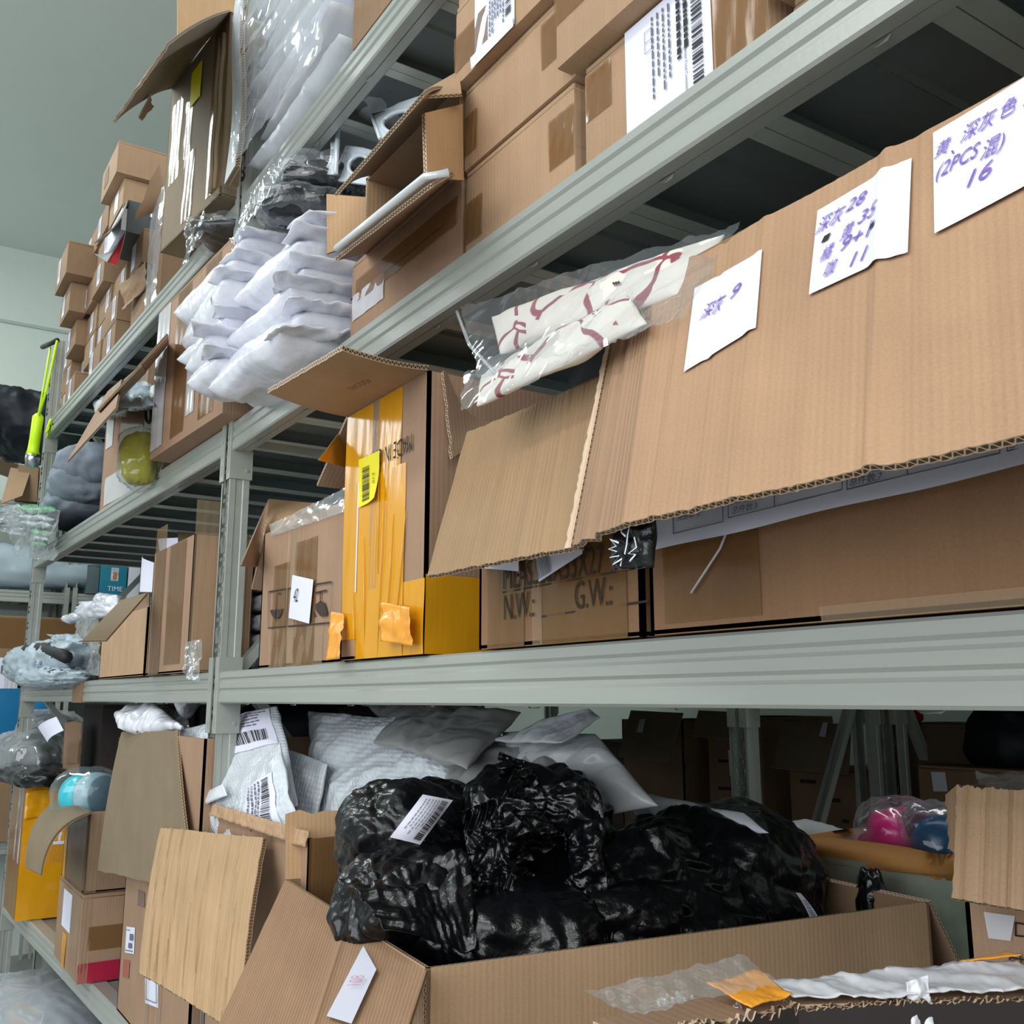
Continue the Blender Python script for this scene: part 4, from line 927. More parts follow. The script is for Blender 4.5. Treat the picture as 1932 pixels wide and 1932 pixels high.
# --- long carton at the right with the huge folded-out flap
K_A = cardboard('kraft_flap', rgb(167, 133, 105), stripe=.16, streak=.05, pitch=.0065)
KSH = cardboard('kraft_shaded', rgb(136, 103, 76))  # the big flap's shade is put into this colour of the cartons beneath
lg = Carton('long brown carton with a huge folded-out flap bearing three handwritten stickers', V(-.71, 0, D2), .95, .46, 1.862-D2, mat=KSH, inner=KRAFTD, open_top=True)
A1, A2, A3, A4 = V(-.687, 0, 1.862), V(.20, 0, 1.868), V(.20, -.15, 1.575), V(-.567, -.15, 1.581)
def creaseA(U, W):
    d = np.zeros(len(U))
    for u0, w_, a in ((.055, .006, .0022), (.105, .005, -.0012), (.16, .006, .0015), (.30, .007, .0035), (.325, .006, -.0014), (.43, .005, .0012), (.53, .009, .0040), (.555, .005, -.002), (.66, .006, .0015), (.78, .008, .002)):
        d += a*np.exp(-((U-u0+.012*W)/w_)**2)
    P = np.stack([U*9, W*.8, 0*U], 1)
    return d*1.0 + .0012*smoothn(P, 5, 2)
flA = sheet('flap', A1, A2, A3, A4, K_A, lg.t, t=.006, nu=260, nv=14, disp=creaseA, ragged={'b': .0004, 't': .0003}, inner=KRAFTD)
# its left end is bent back along a crease
L1a, L4a = c(1160, 578, .012), c(1070, 1034, -.105)
sheet('flap_end', L1a, A1, A4, L4a, cardboard('kraft_flap_end_shade', rgb(156, 125, 99), stripe=.3, streak=.07, pitch=.007), lg.t, t=.006, nu=30, nv=40, ragged={'l': .0016, 'b': .0005}, inner=KRAFTD,  # darker copy of the flap board, shade of the turned-away end in its colour
      disp=lambda U, W: .003*np.exp(-((U-.35)/.06)**2)+.003*np.exp(-((U-.62)/.07)**2)-.0025*np.exp(-((U-.5)/.05)**2))
NA = unit(np.cross(A2-A1, A4-A1)); NA = NA if np.dot(NA, CAM-A1) > 0 else -NA
def hug(o):
    """press a printed thing onto the creased face of the flap"""
    o3 = origin(o.parent); P = np.array([v.co[:] for v in o.data.vertices])+o3
    W = np.clip((A1[2]-P[:, 2])/(A1[2]-A4[2]), 0, 1); xl_ = A1[0]+(A4[0]-A1[0])*W; U = np.clip((P[:, 0]-xl_)/(A2[0]-xl_), 0, 1)
    P = P+creaseA(U, W)[:, None]*NA-o3
    for v, p in zip(o.data.vertices, P): v.co = Vector(p)
    return o
sheet('torn_edge', c(1156, 580, .008), c(1164, 577, .006), c(1076, 1033, -.112), c(1066, 1035, -.110), cardboard('kraft_torn', rgb(206, 180, 154), stripe=.3), lg.t, t=.003, nu=2, nv=60, ragged={'l': .0016})
def stickerA(pts, seed):
    Q = pq(pts, A1, A2, A4)
    return Q, hug(patch('paper_label', *Q, PAPER, lg.t, off=.0022, nu=70, nv=12))
def hand(s, px, py, size, tilt=.10, mat=None, sx=.85, shear=.25, thin=0.0):
    O = pq([(px, py)], A1, A2, A4)[0]; ux = unit(A2-A1); uy = unit(A1-A4+ux*.0); uy = unit(uy-ux*np.dot(ux, uy)); a = tilt
    hug(text(s, O, ux*math.cos(a)+uy*math.sin(a), -ux*math.sin(a)+uy*math.cos(a), size, mat or INKP, lg.t, name='handwriting', shear=shear, thin=thin+.003, sx=(.58 if any(ord(ch) > 0x2fff for ch in s) else sx), off=.0034))
stickerA([(1312, 545), (1442, 475), (1430, 622), (1292, 703)], 1)
stickerA([(1545, 400), (1722, 300), (1715, 478), (1529, 559)], 2)
stickerA([(1764, 255), (2010, 110), (2010, 322), (1767, 445)], 3)
hand('深灰', 1322, 607, .0215, .08, shear=.3); hand('9', 1376, 572, .024, .08)
hand('深灰', 1541, 447, .0215, .08); hand('28', 1598, 408, .020)
hand('黄', 1588, 460, .0185); hand('35', 1620, 432, .020); hand('■', 1552, 465, .010, mat=INK); hand('橘', 1549, 500, .0185); hand('9+1', 1585, 484, .022); hand('▪', 1640, 450, .018, mat=INK); hand('咖', 1555, 530, .0185); hand('11', 1600, 515, .021)
hand('黄', 1766, 306, .0195); hand('、', 1796, 300, .020); hand('深灰', 1815, 277, .0215); hand('色', 1888, 235, .0215); hand('1', 1926, 218, .024)
hand('(2PCS', 1768, 346, .0225, sx=.55); hand('混)', 1853, 310, .022); hand('16', 1818, 368, .024)
# waybill strip tucked under the flap
wb_ = thing('waybill_strip', 'long white strip of printed waybills hanging under the huge flap', 'paper', c(1500, 960, -.05))
S1, S2, S3, S4 = c(1215, 960, -.03), c(1990, 780, -.03), c(1990, 865, -.04), c(1200, 1048, -.04)
patch('paper', S1, S2, S3, S4, PAPER, wb_, nu=40, nv=2, disp=lambda U, W: .0015*np.sin(U*14))
def strip(s, px, py, size): 
    O = pq([(px, py)], S1, S2, S4)[0]; ux = unit(S2-S1); uy = unit(np.cross(np.cross(ux, S1-S4), ux)); text(s, O, ux, uy, size, INKG, wb_, off=.0035)
for s_, px, py in (('快递单号', 1281, 985), ('SKU数量:1', 1383, 955), ('总件数:3', 1386, 972), ('快递单号', 1475, 930), ('SKU数量:1', 1607, 902), ('总件数:7', 1607, 920), ('总件数', 1907, 857)):
    strip(s_, px, py, .0075)
ux_ = unit(S2-S1); uy_ = unit(np.cross(np.cross(ux_, S1-S4), ux_))
bl = []
for a_, b_ in (((1276, 1008), (1370, 985)), ((1380, 978), (1467, 957)), ((1467, 957), (1595, 925)), ((1604, 925), (1718, 897)), ((1718, 897), (1892, 857)), ((1906, 853), (1990, 835))):
    bl.append((a_, b_)); bl.append((a_, (a_[0]-1, a_[1]-45))); bl.append((b_, (b_[0]-1, b_[1]-45)))
for a_, b_ in bl:
    p_, q_ = pq([a_, b_], S1, S2, S4); tube('rule', [p_+V(0, -.0036, 0), q_+V(0, -.0036, 0)], .0004, INKG, wb_, seg=3)
lg.tape('f', .02, .01, .14, .23); lg.tape('f', .2, .0, .9, .012, mat=TAPEC)
tube('glue_strand', [lg.P(.085, -.004, .19), lg.P(.088, -.005, .12), lg.P(.09, -.004, .09)], .0012, TAPEW, lg.t)
tube('glue_strand', [lg.P(.13, -.004, .12), lg.P(.10, -.006, .07), lg.P(.06, -.004, .035)], .0012, TAPEW, lg.t)
# --- MEAS carton
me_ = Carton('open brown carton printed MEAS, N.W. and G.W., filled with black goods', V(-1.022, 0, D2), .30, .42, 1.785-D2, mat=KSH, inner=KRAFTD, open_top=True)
def onf(b, px, py, off=0): 
    p = hit(px, py, b.P(0, 0, 0), b.ay); d = p-b.O; return np.dot(d, b.ax), d[2]
def ftext(b, s, px, py, size, mat=INKB, **k):
    x, z = onf(b, px, py); text(s, b.P(x, 0, z), b.ax, b.az, size, mat, b.t, **k)
def uline(b, p, q, w=.0022, mat=INKB):
    x0, z0 = onf(b, *p); x1, z1 = onf(b, *q); strokes('rule', [[(x0, z0), (x1, z1)]], b.O, b.ax, b.az, w, mat, b.t)
ftext(me_, 'MEAS.:58X33X27', 952, 1113, .042, sx=.62)
uline(me_, (950, 1118), (1225, 1068)); ftext(me_, 'N.W.:', 953, 1170, .042, sx=.62); uline(me_, (1022, 1164), (1087, 1154)); ftext(me_, 'G.W.:', 1087, 1150, .042, sx=.62); uline(me_, (1172, 1142), (1225, 1134))
me_.tape('f', .02, .0, .10, .19, mat=TAPE); me_.tape('f', .13, .0, .28, .22, mat=TAPE); me_.tape('f', .115, .0, .135, .2, mat=TAPEC)
B1, B2, B3, B4 = c(880, 816, -.002), c(1135, 712, -.002), c(1092, 1030, -.10), c(806, 1086, -.10)
sheet('flap', B1, B2, B3, B4, cardboard('kraft_flap_b', rgb(152, 124, 93), stripe=.3, streak=.06), me_.t, t=.006, nu=110, nv=10, ragged={'b': .0006, 't': .0003, 'l': .0006}, inner=KRAFTD,
      disp=lambda U, W: .0022*np.exp(-((U-.80)/.012)**2)-.001*np.exp(-((U-.15)/.02)**2)+.0005*np.sin(U*60))
patch('barcode_label', *pq([(1010, 1040), (1102, 1010), (1100, 1045), (1018, 1098)], me_.P(0, -.012, 0), me_.P(.3, -.012, 0), me_.P(0, -.012, .2)), PAPER, me_.t, off=.001)
q = pq([(1012, 1052), (1040, 1046), (1045, 1078), (1020, 1094)], me_.P(0, -.012, 0), me_.P(.3, -.012, 0), me_.P(0, -.012, .2)); bars('barcode', *q, INK, me_.t, barcode_specs(0, 0, 1, 1, 5))
patch('paper_label', *pq([(905, 1062), (980, 1045), (980, 1078), (908, 1072)], me_.P(0, -.008, 0), me_.P(.3, -.008, 0), me_.P(0, -.008, .2)), PAPER, me_.t, off=.001)
# black goods heaped in the MEAS carton
bg = thing('black_garments', 'heap of black clothing filling the open MEAS carton below the tote bags', 'clothes', (-.85, .2, 1.75))
blob('garment', V(-.84, .22, 1.80), .18, .17, .10, BLACKCLOTH, bg, seed=150, amp=.12, f=9, n=60, rot=0)
blob('garment', V(-.70, .20, 1.86), .14, .15, .07, BLACKCLOTH, bg, seed=151, amp=.12, f=9, n=50, rot=0)
# canvas totes with maroon line print, in clear bags
CANP = printed_canvas(); CANV = plain('canvas', rgb(222, 216, 206), rough=.85, noise=.03, bump=.3, bscale=500); MAROON = plain('maroon_print', rgb(140, 72, 84), rough=.8, noise=.08)
def tote(label, A, B, C_, D, th, seed, lines, specks):
    t = thing('canvas_tote', label, 'tote bag', (A+B+C_+D)/4-V(0, 0, .03))
    o, S, n = pillow('pouch', A, B, C_, D, th, CANP, t, seed=seed, amp=.004, f=8, nu=60, nv=30, wav=.003)
    for (u, v) in specks: ribbon('printed_line', [S(u, v, .0028), S(u+.012, v+.05, .0028)], .0022, plain('print_dark', rgb(70, 50, 50)), t, n=n)
    return t, n
tA, tB, tC, tD = c(905, 615, -.02), c(1400, 440, .06), c(1260, 560, -.02), c(925, 700, -.06)
T1 = tote('upper cream canvas tote with maroon line print in a clear bag, above the huge flap', c(925, 600, .0), c(1380, 440, .03), c(1290, 560, -.02), c(940, 668, -.03), .026, 161,
     [[(.03, .1), (.10, .35), (.10, .75), (.02, .95)], [(.10, .15), (.22, .55), (.42, .95)], [(.12, .12), (.24, .1), (.30, .25), (.30, .02)], [(.22, .12), (.34, .45), (.44, .55)], [(.46, .0), (.47, .3), (.56, .75)], [(.60, .05), (.76, .55)], [(.86, .0), (.87, .6)], [(.05, .92), (.3, .85)]],
     [(.14, .02), (.18, .05), (.22, .03), (.66, .5), (.67, .5), (.68, .5)])
T2 = tote('lower cream canvas tote with maroon line print, its bagged end drooping below the upper one', c(905, 708, -.05), c(1190, 555, -.03), c(1225, 610, -.06), c(895, 768, -.085), .020, 162,
     [[(.02, .35), (.10, .5), (.14, .85)], [(.03, .3), (.16, .35), (.30, .6), (.34, .2), (.33, .02)], [(.20, .55), (.30, .75), (.42, .7)], [(.48, .0), (.52, .4), (.60, .3), (.70, .5)], [(.62, .05), (.76, .1), (.62, .6)], [(.78, .3), (.9, .2)]],
     [(.12, .12), (.17, .1), (.22, .02), (.24, .06), (.8, .3), (.83, .3)])
cloth('film_wrap', c(865, 578, -.02), c(1395, 420, .03), c(1290, 600, -.07), c(905, 712, -.075), CLEAR, T1[0], seed=163, amp=.007, f=11, nu=80, nv=26, edge=.01)
cloth('film_wrap', c(878, 702, -.075), c(1190, 545, -.055), c(1230, 612, -.08), c(868, 778, -.105), CLEAR, T2[0], seed=164, amp=.006, f=14, nu=60, nv=20, edge=.01)
tube('film_hem', [c(862, 588, -.03), c(885, 650, -.06), c(935, 705, -.075)], .0022, CLEARH, T1[0])
# black printed pouch hanging below the flap end: only abstract white strokes
pb = thing('black_pouch', 'shiny black pouch with spiky white strokes peeping out under the huge flap', 'pouch', c(1195, 1080, -.09))
o_, S_, n_ = pillow('pouch', c(1162, 978, -.12), c(1236, 975, -.12), c(1232, 1072, -.12), c(1152, 1078, -.12), .014, BLACKBAG, pb, seed=170, amp=.0015, f=30, nu=24, nv=24, rim=.2)
WHP = plain('white_print', rgb(220, 224, 232), rough=.5)
jag = [[(.40, .50), (.12, .42), (.34, .56), (.08, .60), (.34, .66), (.14, .76), (.38, .74), (.22, .90), (.44, .80), (.40, .94)], [(.62, .15), (.55, .35), (.60, .55), (.52, .72)], [(.72, .40), (.78, .60), (.66, .72), (.80, .74), (.62, .86), (.70, .82)], [(.45, .10), (.40, .30), (.50, .38)]]
for ln in jag: ribbon('printed_stroke', [S_(u, v, .003) for u, v in ln], .0016, WHP, pb, n=n_)
# --- yellow taped carton
yl, yr = XS(641, -.005, D2), XS(800, -.005, D2)
yc = Carton('tall carton wound in yellow tape, one flap held out flat over the aisle', V(yl, -.005, D2), yr-yl, .34, 1.897-D2, mat=KRAFTP, inner=KIN, open_top=True)
W_ = yc.w
yc.tape('f', .002, .03, W_*.36, yc.h-.002, mat=TAPEY, off=.0010); yc.tape('f', W_*.44, .24, W_*.72, yc.h-.002, mat=TAPEY, off=.0012); yc.tape('f', W_*.22, .0, W_*.78, .27, mat=TAPEY, off=.0018)
yc.tape('f', W_*.76, .0, W_-.001, .10, mat=TAPEY, off=.001); yc.tape('r', .0, .0, .34, .105, mat=TAPEY, off=.001); yc.tape('f', W_*.36, .1, W_*.46, yc.h-.01, mat=TAPEC, off=.0022)
for x0, z0, x1, z1 in ((.55, .28, .50, .0), (.66, .20, .60, .03), (.30, .18, .34, .02), (.18, .10, .22, .0), (.47, .30, .48, .12), (.80, .2, .72, .06)):
    tube('tape_fold', [yc.P(W_*x0, -.003, z0), yc.P(W_*(x0+x1)/2+.004, -.005, (z0+z1)/2), yc.P(W_*x1, -.002, z1)], [.0004, .0013, .0004], TAPEY, yc.t)
sheet('flap', c(505, 742, -.15), c(645, 662, -.15), yc.P(W_, 0, yc.h), yc.P(0, 0, yc.h), KRAFT, yc.t, nu=40, nv=6, inner=KRAFTP, t=.007, ragged={'t': .0006, 'r': .002}, bend=.004)
fA, fB, fD = c(505, 742, -.15), c(645, 662, -.15), yc.P(0, 0, yc.h)
nf_ = unit(np.cross(fB-fA, fD-fA)); 
if nf_[2] > 0: nf_ = -nf_
O_ = hit(690, 710, fA-V(0, 0, .0075), nf_)
E_ = hit(625, 742, fA-V(0, 0, .0075), nf_); u_ = unit(E_-O_)
text('455X215X430', O_, u_, unit(np.cross(nf_, u_)), .0175, INKB, yc.t, sx=.62, off=.0035)
yc.flap('l', .15, 128, nu=10, nv=6, mat=KRAFTP, inner=KRAFTD)
sheet('tape', c(657, 793, .02), c(657, 883, .02), c(600, 868, -.06), c(606, 862, -.05), TAPEY, yc.t, nu=4, nv=4, t=.001)
sheet('flap', c(957, 735, .18), yc.P(W_, .02, yc.h), c(850, 868, .02), c(958, 800, .12), KRAFT, yc.t, nu=10, nv=10, inner=KRAFTP, ragged={'r': .002})
text('MADE IN CHINA', yc.P(*(lambda a: (a[0], 0, a[1]))(onf(yc, 783, 818))), -yc.ax, -yc.az, .036, INKB, yc.t, sx=.62, off=.0036)
q = pq([(679, 868), (718, 850), (718, 940), (679, 958)], yc.P(0, -.003, 0), yc.P(1, -.003, 0), yc.P(0, -.003, 1)); patch('yellow_label', *q, PAPERY, yc.t, off=.002, nu=6, nv=6, curl=.004)
bars('barcode', *q, INK, yc.t, barcode_specs(.2, .22, .55, .92, 9, horiz=True), off=.0032)
text('2.10', q[0]+(q[1]-q[0])*.72+(q[3]-q[0])*.40, (q[3]-q[0]), (q[1]-q[0]), .010, INK, yc.t, off=.0042)
patch('white_seam', yc.P(W_*.20, 0, .27), yc.P(W_*.215, 0, .27), yc.P(W_*.215, 0, .10), yc.P(W_*.20, 0, .10), PAPER, yc.t, off=.003)
cloth('torn_tape', yc.P(W_*.62, -.012, .075), yc.P(W_*.98, -.02, .06), yc.P(W_*.98, -.015, .01), yc.P(W_*.66, -.02, .02), tapemat('tape_orange', rgb(236, 160, 52), .97, .3), yc.t, seed=7, amp=.008, f=26, nu=20, nv=14)
cloth('torn_tape', yc.P(-.012, -.012, .075), yc.P(W_*.10, -.010, .07), yc.P(W_*.18, -.02, .002), yc.P(-.01, -.02, .0), tapemat('tape_orange', None, 1), yc.t, seed=8, amp=.006, f=26, nu=12, nv=16)
# --- carton marked 42
fx0, fx1 = XS(487, .02, D2), XS(652, .02, D2)
k4 = Carton('brown carton with a white 42 sticker and umbrella and fragile symbols', V(fx0, .02, D2), fx1-fx0, .34, ZS(1008, fx0, .02)-D2, mat=KRAFTP, inner=KIN, open_top=True)
k4.flap('b', .13, 8, nu=8, mat=KRAFT, inner=KIN); k4.flap('l', .12, 150, nu=6, mat=KRAFTP, inner=KRAFTD); k4.flap('r', .10, 12, nu=6, b=.8, mat=KRAFTP)
sheet('flap', c(507, 941, .16), c(655, 955, .20), c(650, 1010, .10), c(498, 1012, .03), KIN, k4.t, nu=10, nv=6, ragged={'b': .002})
sheet('flap', c(508, 941, .10), k4.P(0, .0, k4.h), c(487, 1068, .02), c(455, 1066, -.06), KRAFTP, k4.t, nu=8, nv=8, inner=KRAFTD, t=.004)
k4.tape('f', .07, .0, .15, .19, mat=TAPE); k4.tape('f', .18, .0, .28, .22, mat=TAPE); k4.tape('f', .14, .05, .20, .25, mat=TAPEC); k4.tape('f', .06, .0, .32, .07, mat=TAPEC)
cloth('torn_film', k4.P(.05, -.006, k4.h+.012), k4.P(k4.w, -.006, k4.h+.02), k4.P(k4.w, -.006, k4.h-.02), k4.P(.05, -.006, k4.h-.012), CLEARH, k4.t, seed=4, amp=.005, f=40, nu=50, nv=8)
def fq(b, pts): return [b.P(*(lambda a: (a[0], 0, a[1]))(onf(b, x, y))) for x, y in pts]
def fl(b, lines, w, mat=INKB, name='symbol'):
    strokes(name, [[onf(b, *p) for p in ln] for ln in lines], b.O, b.ax, b.az, w, mat, b.t, off=.0036)
fl(k4, [[(510, 1117), (542, 1111), (541, 1182), (509, 1185), (510, 1117)], [(547, 1111), (629, 1098), (627, 1175), (546, 1182), (547, 1111)], [(590, 1105), (588, 1178)]], .0030)
fl(k4, [[(532, 1122), (530, 1119), (526, 1121), (524, 1150), (523, 1172)]], .0030)
def fpoly(b, pts, mat=INKB, name='symbol', off=.0036):
    P = [p-b.ay*off for p in fq(b, pts)]; return mesh(name, P, [tuple(range(len(P)))], mat, b.t)
fpoly(k4, [(513, 1152), (517, 1150), (521, 1152), (526, 1149), (531, 1151), (537, 1148), (534, 1160), (528, 1167), (521, 1167), (516, 1161)])
fpoly(k4, [(598, 1117), (620, 1112), (620, 1116), (598, 1121)]); fpoly(k4, [(607, 1117), (609, 1117), (609, 1136), (607, 1136)]); fpoly(k4, [(598, 1141), (608, 1134), (616, 1137), (621, 1156), (620, 1162), (608, 1163), (600, 1152)])
fpoly(k4, [(593, 1152), (600, 1163), (593, 1163)])
q = [p-k4.ay*.0045 for p in fq(k4, [(557, 1085), (597, 1094), (589, 1177), (550, 1166)])]; patch('paper_label', *q, PAPER, k4.t, off=.001)
ftext(k4, '42', 560, 1137, .034, mat=INK, name='handwriting', shear=.3, sx=.62, off=.0075)
# --- bubble-wrapped bricks behind the upright
BW = film('bubble_wrap', base=.35, edge=.9, rough=.15, milk=(.62, .65, .72), milkf=.45)
first = None
for col_ in range(3):
    for row in range(7):
        z = D2+row*.043; X = -2.34+col_*.14
        if first is None:
            first = thing('wrapped_block', 'x', 'packet', (X+.065, .16, z), 'bubble-wrapped packets stacked behind the upright')
            boxmesh('packet', (X+.003, .10, z+.002), (X+.127, .30, z+.040), plain('packet_dark', rgb(70, 70, 80), rough=.5), first, bevel=.006)
            blob('bubble_wrap', V(X+.065, .20, z+.021), .068, .108, .0225, BW, first, seed=180, amp=.03, f=60, n=44, rot=0, low=.0, sq=.45, fine=.05)
            b = first
        else:
            b = first.copy(); COL.objects.link(b); b.location = (X+.065, .16, z)
            for ch in first.children: q_ = ch.copy(); COL.objects.link(q_); q_.parent = b
        b['label'] = 'silvery bubble-wrapped packet, %s layer, %s column of the stack behind the upright' % (roww[row], ['left', 'middle', 'right'][col_])
bwr = thing('bubble_roll', 'crumpled clear plastic wrap standing left of the upright on the middle shelf', 'wrap', c(360, 1262, .03))
blob('wrap', c(362, 1190, .05), .075, .05, .20, BW, bwr, seed=185, amp=.12, f=16, n=50, rot=0, low=.12)
cloth('wrap_tail', c(345, 1215, -.03), c(378, 1205, -.03), c(374, 1285, -.04), c(350, 1280, -.04), CLEARH, bwr, seed=186, amp=.015, f=22, nu=20, nv=26)
# --- LEVEL 2, left bay
YB = -.03
x0 = XS(276, YB, D2); x1 = XS(352, YB, D2)
tb2 = Carton('tall brown carton with vertical tape, its lid torn open, left of the upright', V(x0, YB, D2), x1-x0, .34, ZS(1045, x0, YB)-D2, mat=KRAFTP, inner=KRAFTD, open_top=True)
tb2.tape('f', .02, .0, .12, .36, mat=TAPE); tb2.tape('f', .16, .02, .30, .30, mat=TAPE); tb2.tape('r', .0, .0, .06, .38, mat=TAPEC)
sheet('flap', c(335, 1003, .15), c(416, 1010, .2), c(414, 1040, .1), c(336, 1030, .05), KRAFTD, tb2.t, nu=6, nv=4)
nb = Carton('ribbed brown carton wedged between the tall taped carton and the plastic wrap', V(x1+.012, YB+.06, D2), .05, .055, tb2.h+.0, mat=KRAFTR)
for nm_, lb_, pts, Y_ in (('paper_sheet', 'white sheet with faint print poking out above the tall taped carton', [(298, 1018), (334, 1014), (334, 1036), (301, 1042)], .1),
                     ('paper_sheet', 'tall folded white paper sticking up left of the tall taped carton', [(269, 1048), (287, 1062), (284, 1117), (264, 1117)], .05)):
    t = thing(nm_, lb_, 'paper', c(pts[3][0], pts[3][1], Y_)); sheet('paper', *[c(x, y, Y_) for x, y in pts], PAPER, t, t=.001, nu=6, nv=6, disp=lambda U, W: .01*np.sin(U*4))
ob = Carton('small open carton with one pale flap tipped out over the aisle', V(XS(186, YB, D2), YB, D2), XS(274, YB, D2)-XS(186, YB, D2)-.02, .30, ZS(1172, XS(186, YB, D2), YB)-D2, mat=KRAFTR, inner=KRAFTD, open_top=True)
sheet('flap', c(155, 1208, -.22), c(228, 1132, -.10), c(278, 1118, -.05), c(200, 1207, -.17), KRAFTG, ob.t, nu=10, nv=10, inner=KRAFTP, t=.005)
sheet('flap', c(240, 1150, .05), c(282, 1118, .1), c(280, 1180, .0), c(262, 1178, -.02), KRAFTD, ob.t, nu=6, nv=6)
fo = thing('film_bag', 'cloudy clear plastic bag hanging limp beside the small open carton', 'bag', c(165, 1270, .0))
cloth('bag', c(142, 1172, -.02), c(182, 1165, -.02), c(190, 1276, -.03), c(146, 1268, -.03), CLEARH, fo, seed=190, amp=.02, f=14, nu=26, nv=40)
boxmesh('carton_inside', (XS(146, .02, D2), .02, D2), (XS(182, .02, D2), .28, ZS(1170, XS(146, .02, D2), .02)), KRAFTG, fo, bevel=.004)
for i, (pts, lb_) in enumerate([([(160, 1135), (222, 1128), (228, 1165), (150, 1172)], 'white poly bag crumpled on the small open carton'), ([(118, 1168), (150, 1152), (186, 1162), (130, 1178)], 'thin white bag tongue poking left from the small open carton'), ([(190, 1118), (222, 1122), (224, 1150), (186, 1150)], 'upright twist of white bag above the small open carton')]):
    t = thing('poly_bag', lb_, 'bag', c(pts[3][0]+20, pts[3][1], .0)); pillow('bag', *[c(x, y, .0) for x, y in pts], .05, MAILER, t, seed=195+i, amp=.014, f=18, nu=26, nv=20, wav=.01)
PALE = plain('bag_pale_blue', rgb(170, 186, 196), rough=.35, noise=.05); 
cb = thing('crumpled_bag', 'pale blue-grey plastic bag crumpled at the far shelf end, black strap around it', 'bag', c(85, 1288, -.04))
blob('bag', c(88, 1252, -.04), .62, .10, .075, PALE, cb, seed=201, amp=.24, f=8, n=110, rot=0, low=.1, fine=.10)
blob('bag_fold', c(95, 1280, -.06), .50, .09, .035, PALE, cb, seed=202, amp=.22, f=10, n=90, rot=0, fine=.08)
tube('strap', [c(34, 1245, -.1), c(50, 1226, -.1), c(75, 1222, -.1), (c(100, 1228, -.1)), c(125, 1240, -.1)], .020, BLK, cb, seg=8)
cs = thing('crumpled_sheet', 'crumpled pale grey plastic sheet leaning against the film bag', 'sheet', c(125, 1250, .05))
cloth('sheet', c(96, 1198, .0), c(146, 1196, .0), c(148, 1262, -.02), c(118, 1256, -.02), PALE, cs, seed=203, amp=.035, f=9, nu=30, nv=30, t=.003)
bt = thing('beam_tape', 'strip of brown packing tape wrapped round the middle beam of the left bay', 'tape', c(145, 1300, -.05))
yy = -.046; xa = XS(137, yy, 1.48); xb = XS(153, yy, 1.48)
boxmesh('tape', (xa, yy, L2-BH-.002), (xb, yy+.05, L2+.0005), KRAFTD, bt)
# ================================================================ LEVEL 1, right bay
D1 = L1+.002
# --- big carton full of black sacks
a6 = math.radians(-6.0); P_ = V(-.985, -.085, D1)
bk = Carton('large open brown carton in the foreground holding shiny black sacks', P_-.59*V(math.cos(a6), math.sin(a6), 0), .59, .76, 1.170-D1, mat=KRAFTL, rot=-6, inner=KRAFTD, open_top=True)
H_ = bk.h
F1, F2 = bk.P(0, 0, H_), bk.P(bk.w, 0, H_)
G1 = c(404, 1950, -.30); G2 = pq([(745, 2010)], F1, F2, G1)[0]
sheet('flap', F1, F2, G2, G1, K_A, bk.t, t=.006, nu=60, nv=12, inner=KRAFTD, ragged={'b': .001, 't': .0006, 'l': .0006}, disp=lambda U, W: .0016*np.exp(-((U-.55)/.012)**2)+.0012*np.sin(U*5))
q = pq([(686, 1791), (711, 1836), (664, 1940), (617, 1925)], F1, F2, G1); nn = unit(np.cross(F2-F1, G1-F1)); 
if np.dot(nn, CAM-q[0]) < 0: nn = -nn
q = [p+nn*.004 for p in q]
mesh('paper_label', [q[0], q[1], q[2], q[3]], [(0, 1, 2, 3)], PAPER, bk.t)
text('108', q[3]*.62+q[0]*.38+nn*.0012+(q[2]-q[3])*.78, q[0]-q[3], np.cross(nn, unit(q[0]-q[3])), .022, INKR, bk.t, name='handwriting', shear=.3, thin=-.01)
bk.flap('b', .16, 150, nu=10, nv=6, mat=KRAFTP, inner=KRAFTD)
bk.flap('l', .10, 8, nu=16, nv=6, a=.55, b=1.0, mat=KIN, inner=KIN, ragged={'t': .003})
sheet('corner_fold', bk.P(bk.w-.03, -.004, H_-.01), bk.P(bk.w, -.003, H_), bk.P(bk.w, -.002, .05), bk.P(bk.w-.035, -.012, .05), KRAFTR, bk.t, nu=6, nv=20, ragged={'l': .003}, t=.003)
# black sacks heaped in it (each picture point gives the heap's place over the carton)
def sack(label, px, py, X, rx, ry, rz, seed, amp=.19, f=9, n=190, hole=None, fine=.045, rot=None, name='refuse_sack', mat=None, group=None, low=.12):
    ce = at(px, py, X=X); t = thing(name, label, 'sack', ce-V(0, 0, rz), group)
    blob('sack', ce, rx, ry, rz, mat or BLACKBAG, t, seed=seed, amp=amp, f=f, n=n, hole=hole, fine=fine, rot=rot, low=low); return t, ce
s1_, ce1 = sack('shiny black sack with a white barcode label, at the left of the open carton', 785, 1590, -1.30, .100, .11, .080, 211)
s2_, ce2 = sack('black sack with a ragged torn hole, middle of the open carton', 995, 1570, -1.22, .115, .11, .095, 212, hole=(tuple(-HF*1.0+RT*.30-V(0, 0, .05)), .40, .09))
s3_, ce3 = sack('biggest black sack, slumped against the right side of the open carton', 1335, 1665, -1.20, .172, .13, .112, 213, low=.08)
s4_, _ = sack('crumpled black sack spilling over the left front corner of the open carton', 778, 1695, -1.18, .108, .11, .068, 214)
s5_, _ = sack('low black sack lying along the near rim of the open carton', 960, 1760, -1.10, .12, .085, .055, 215)
s7_, _ = sack('small black sack between the torn sack and the rim of the carton', 1120, 1730, -1.12, .12, .085, .055, 217)
s6_, _ = sack('small black tip of a sack sticking up by the rear right corner of the carton', 1646, 1712, -1.02, .024, .03, .060, 216, n=60, f=20)
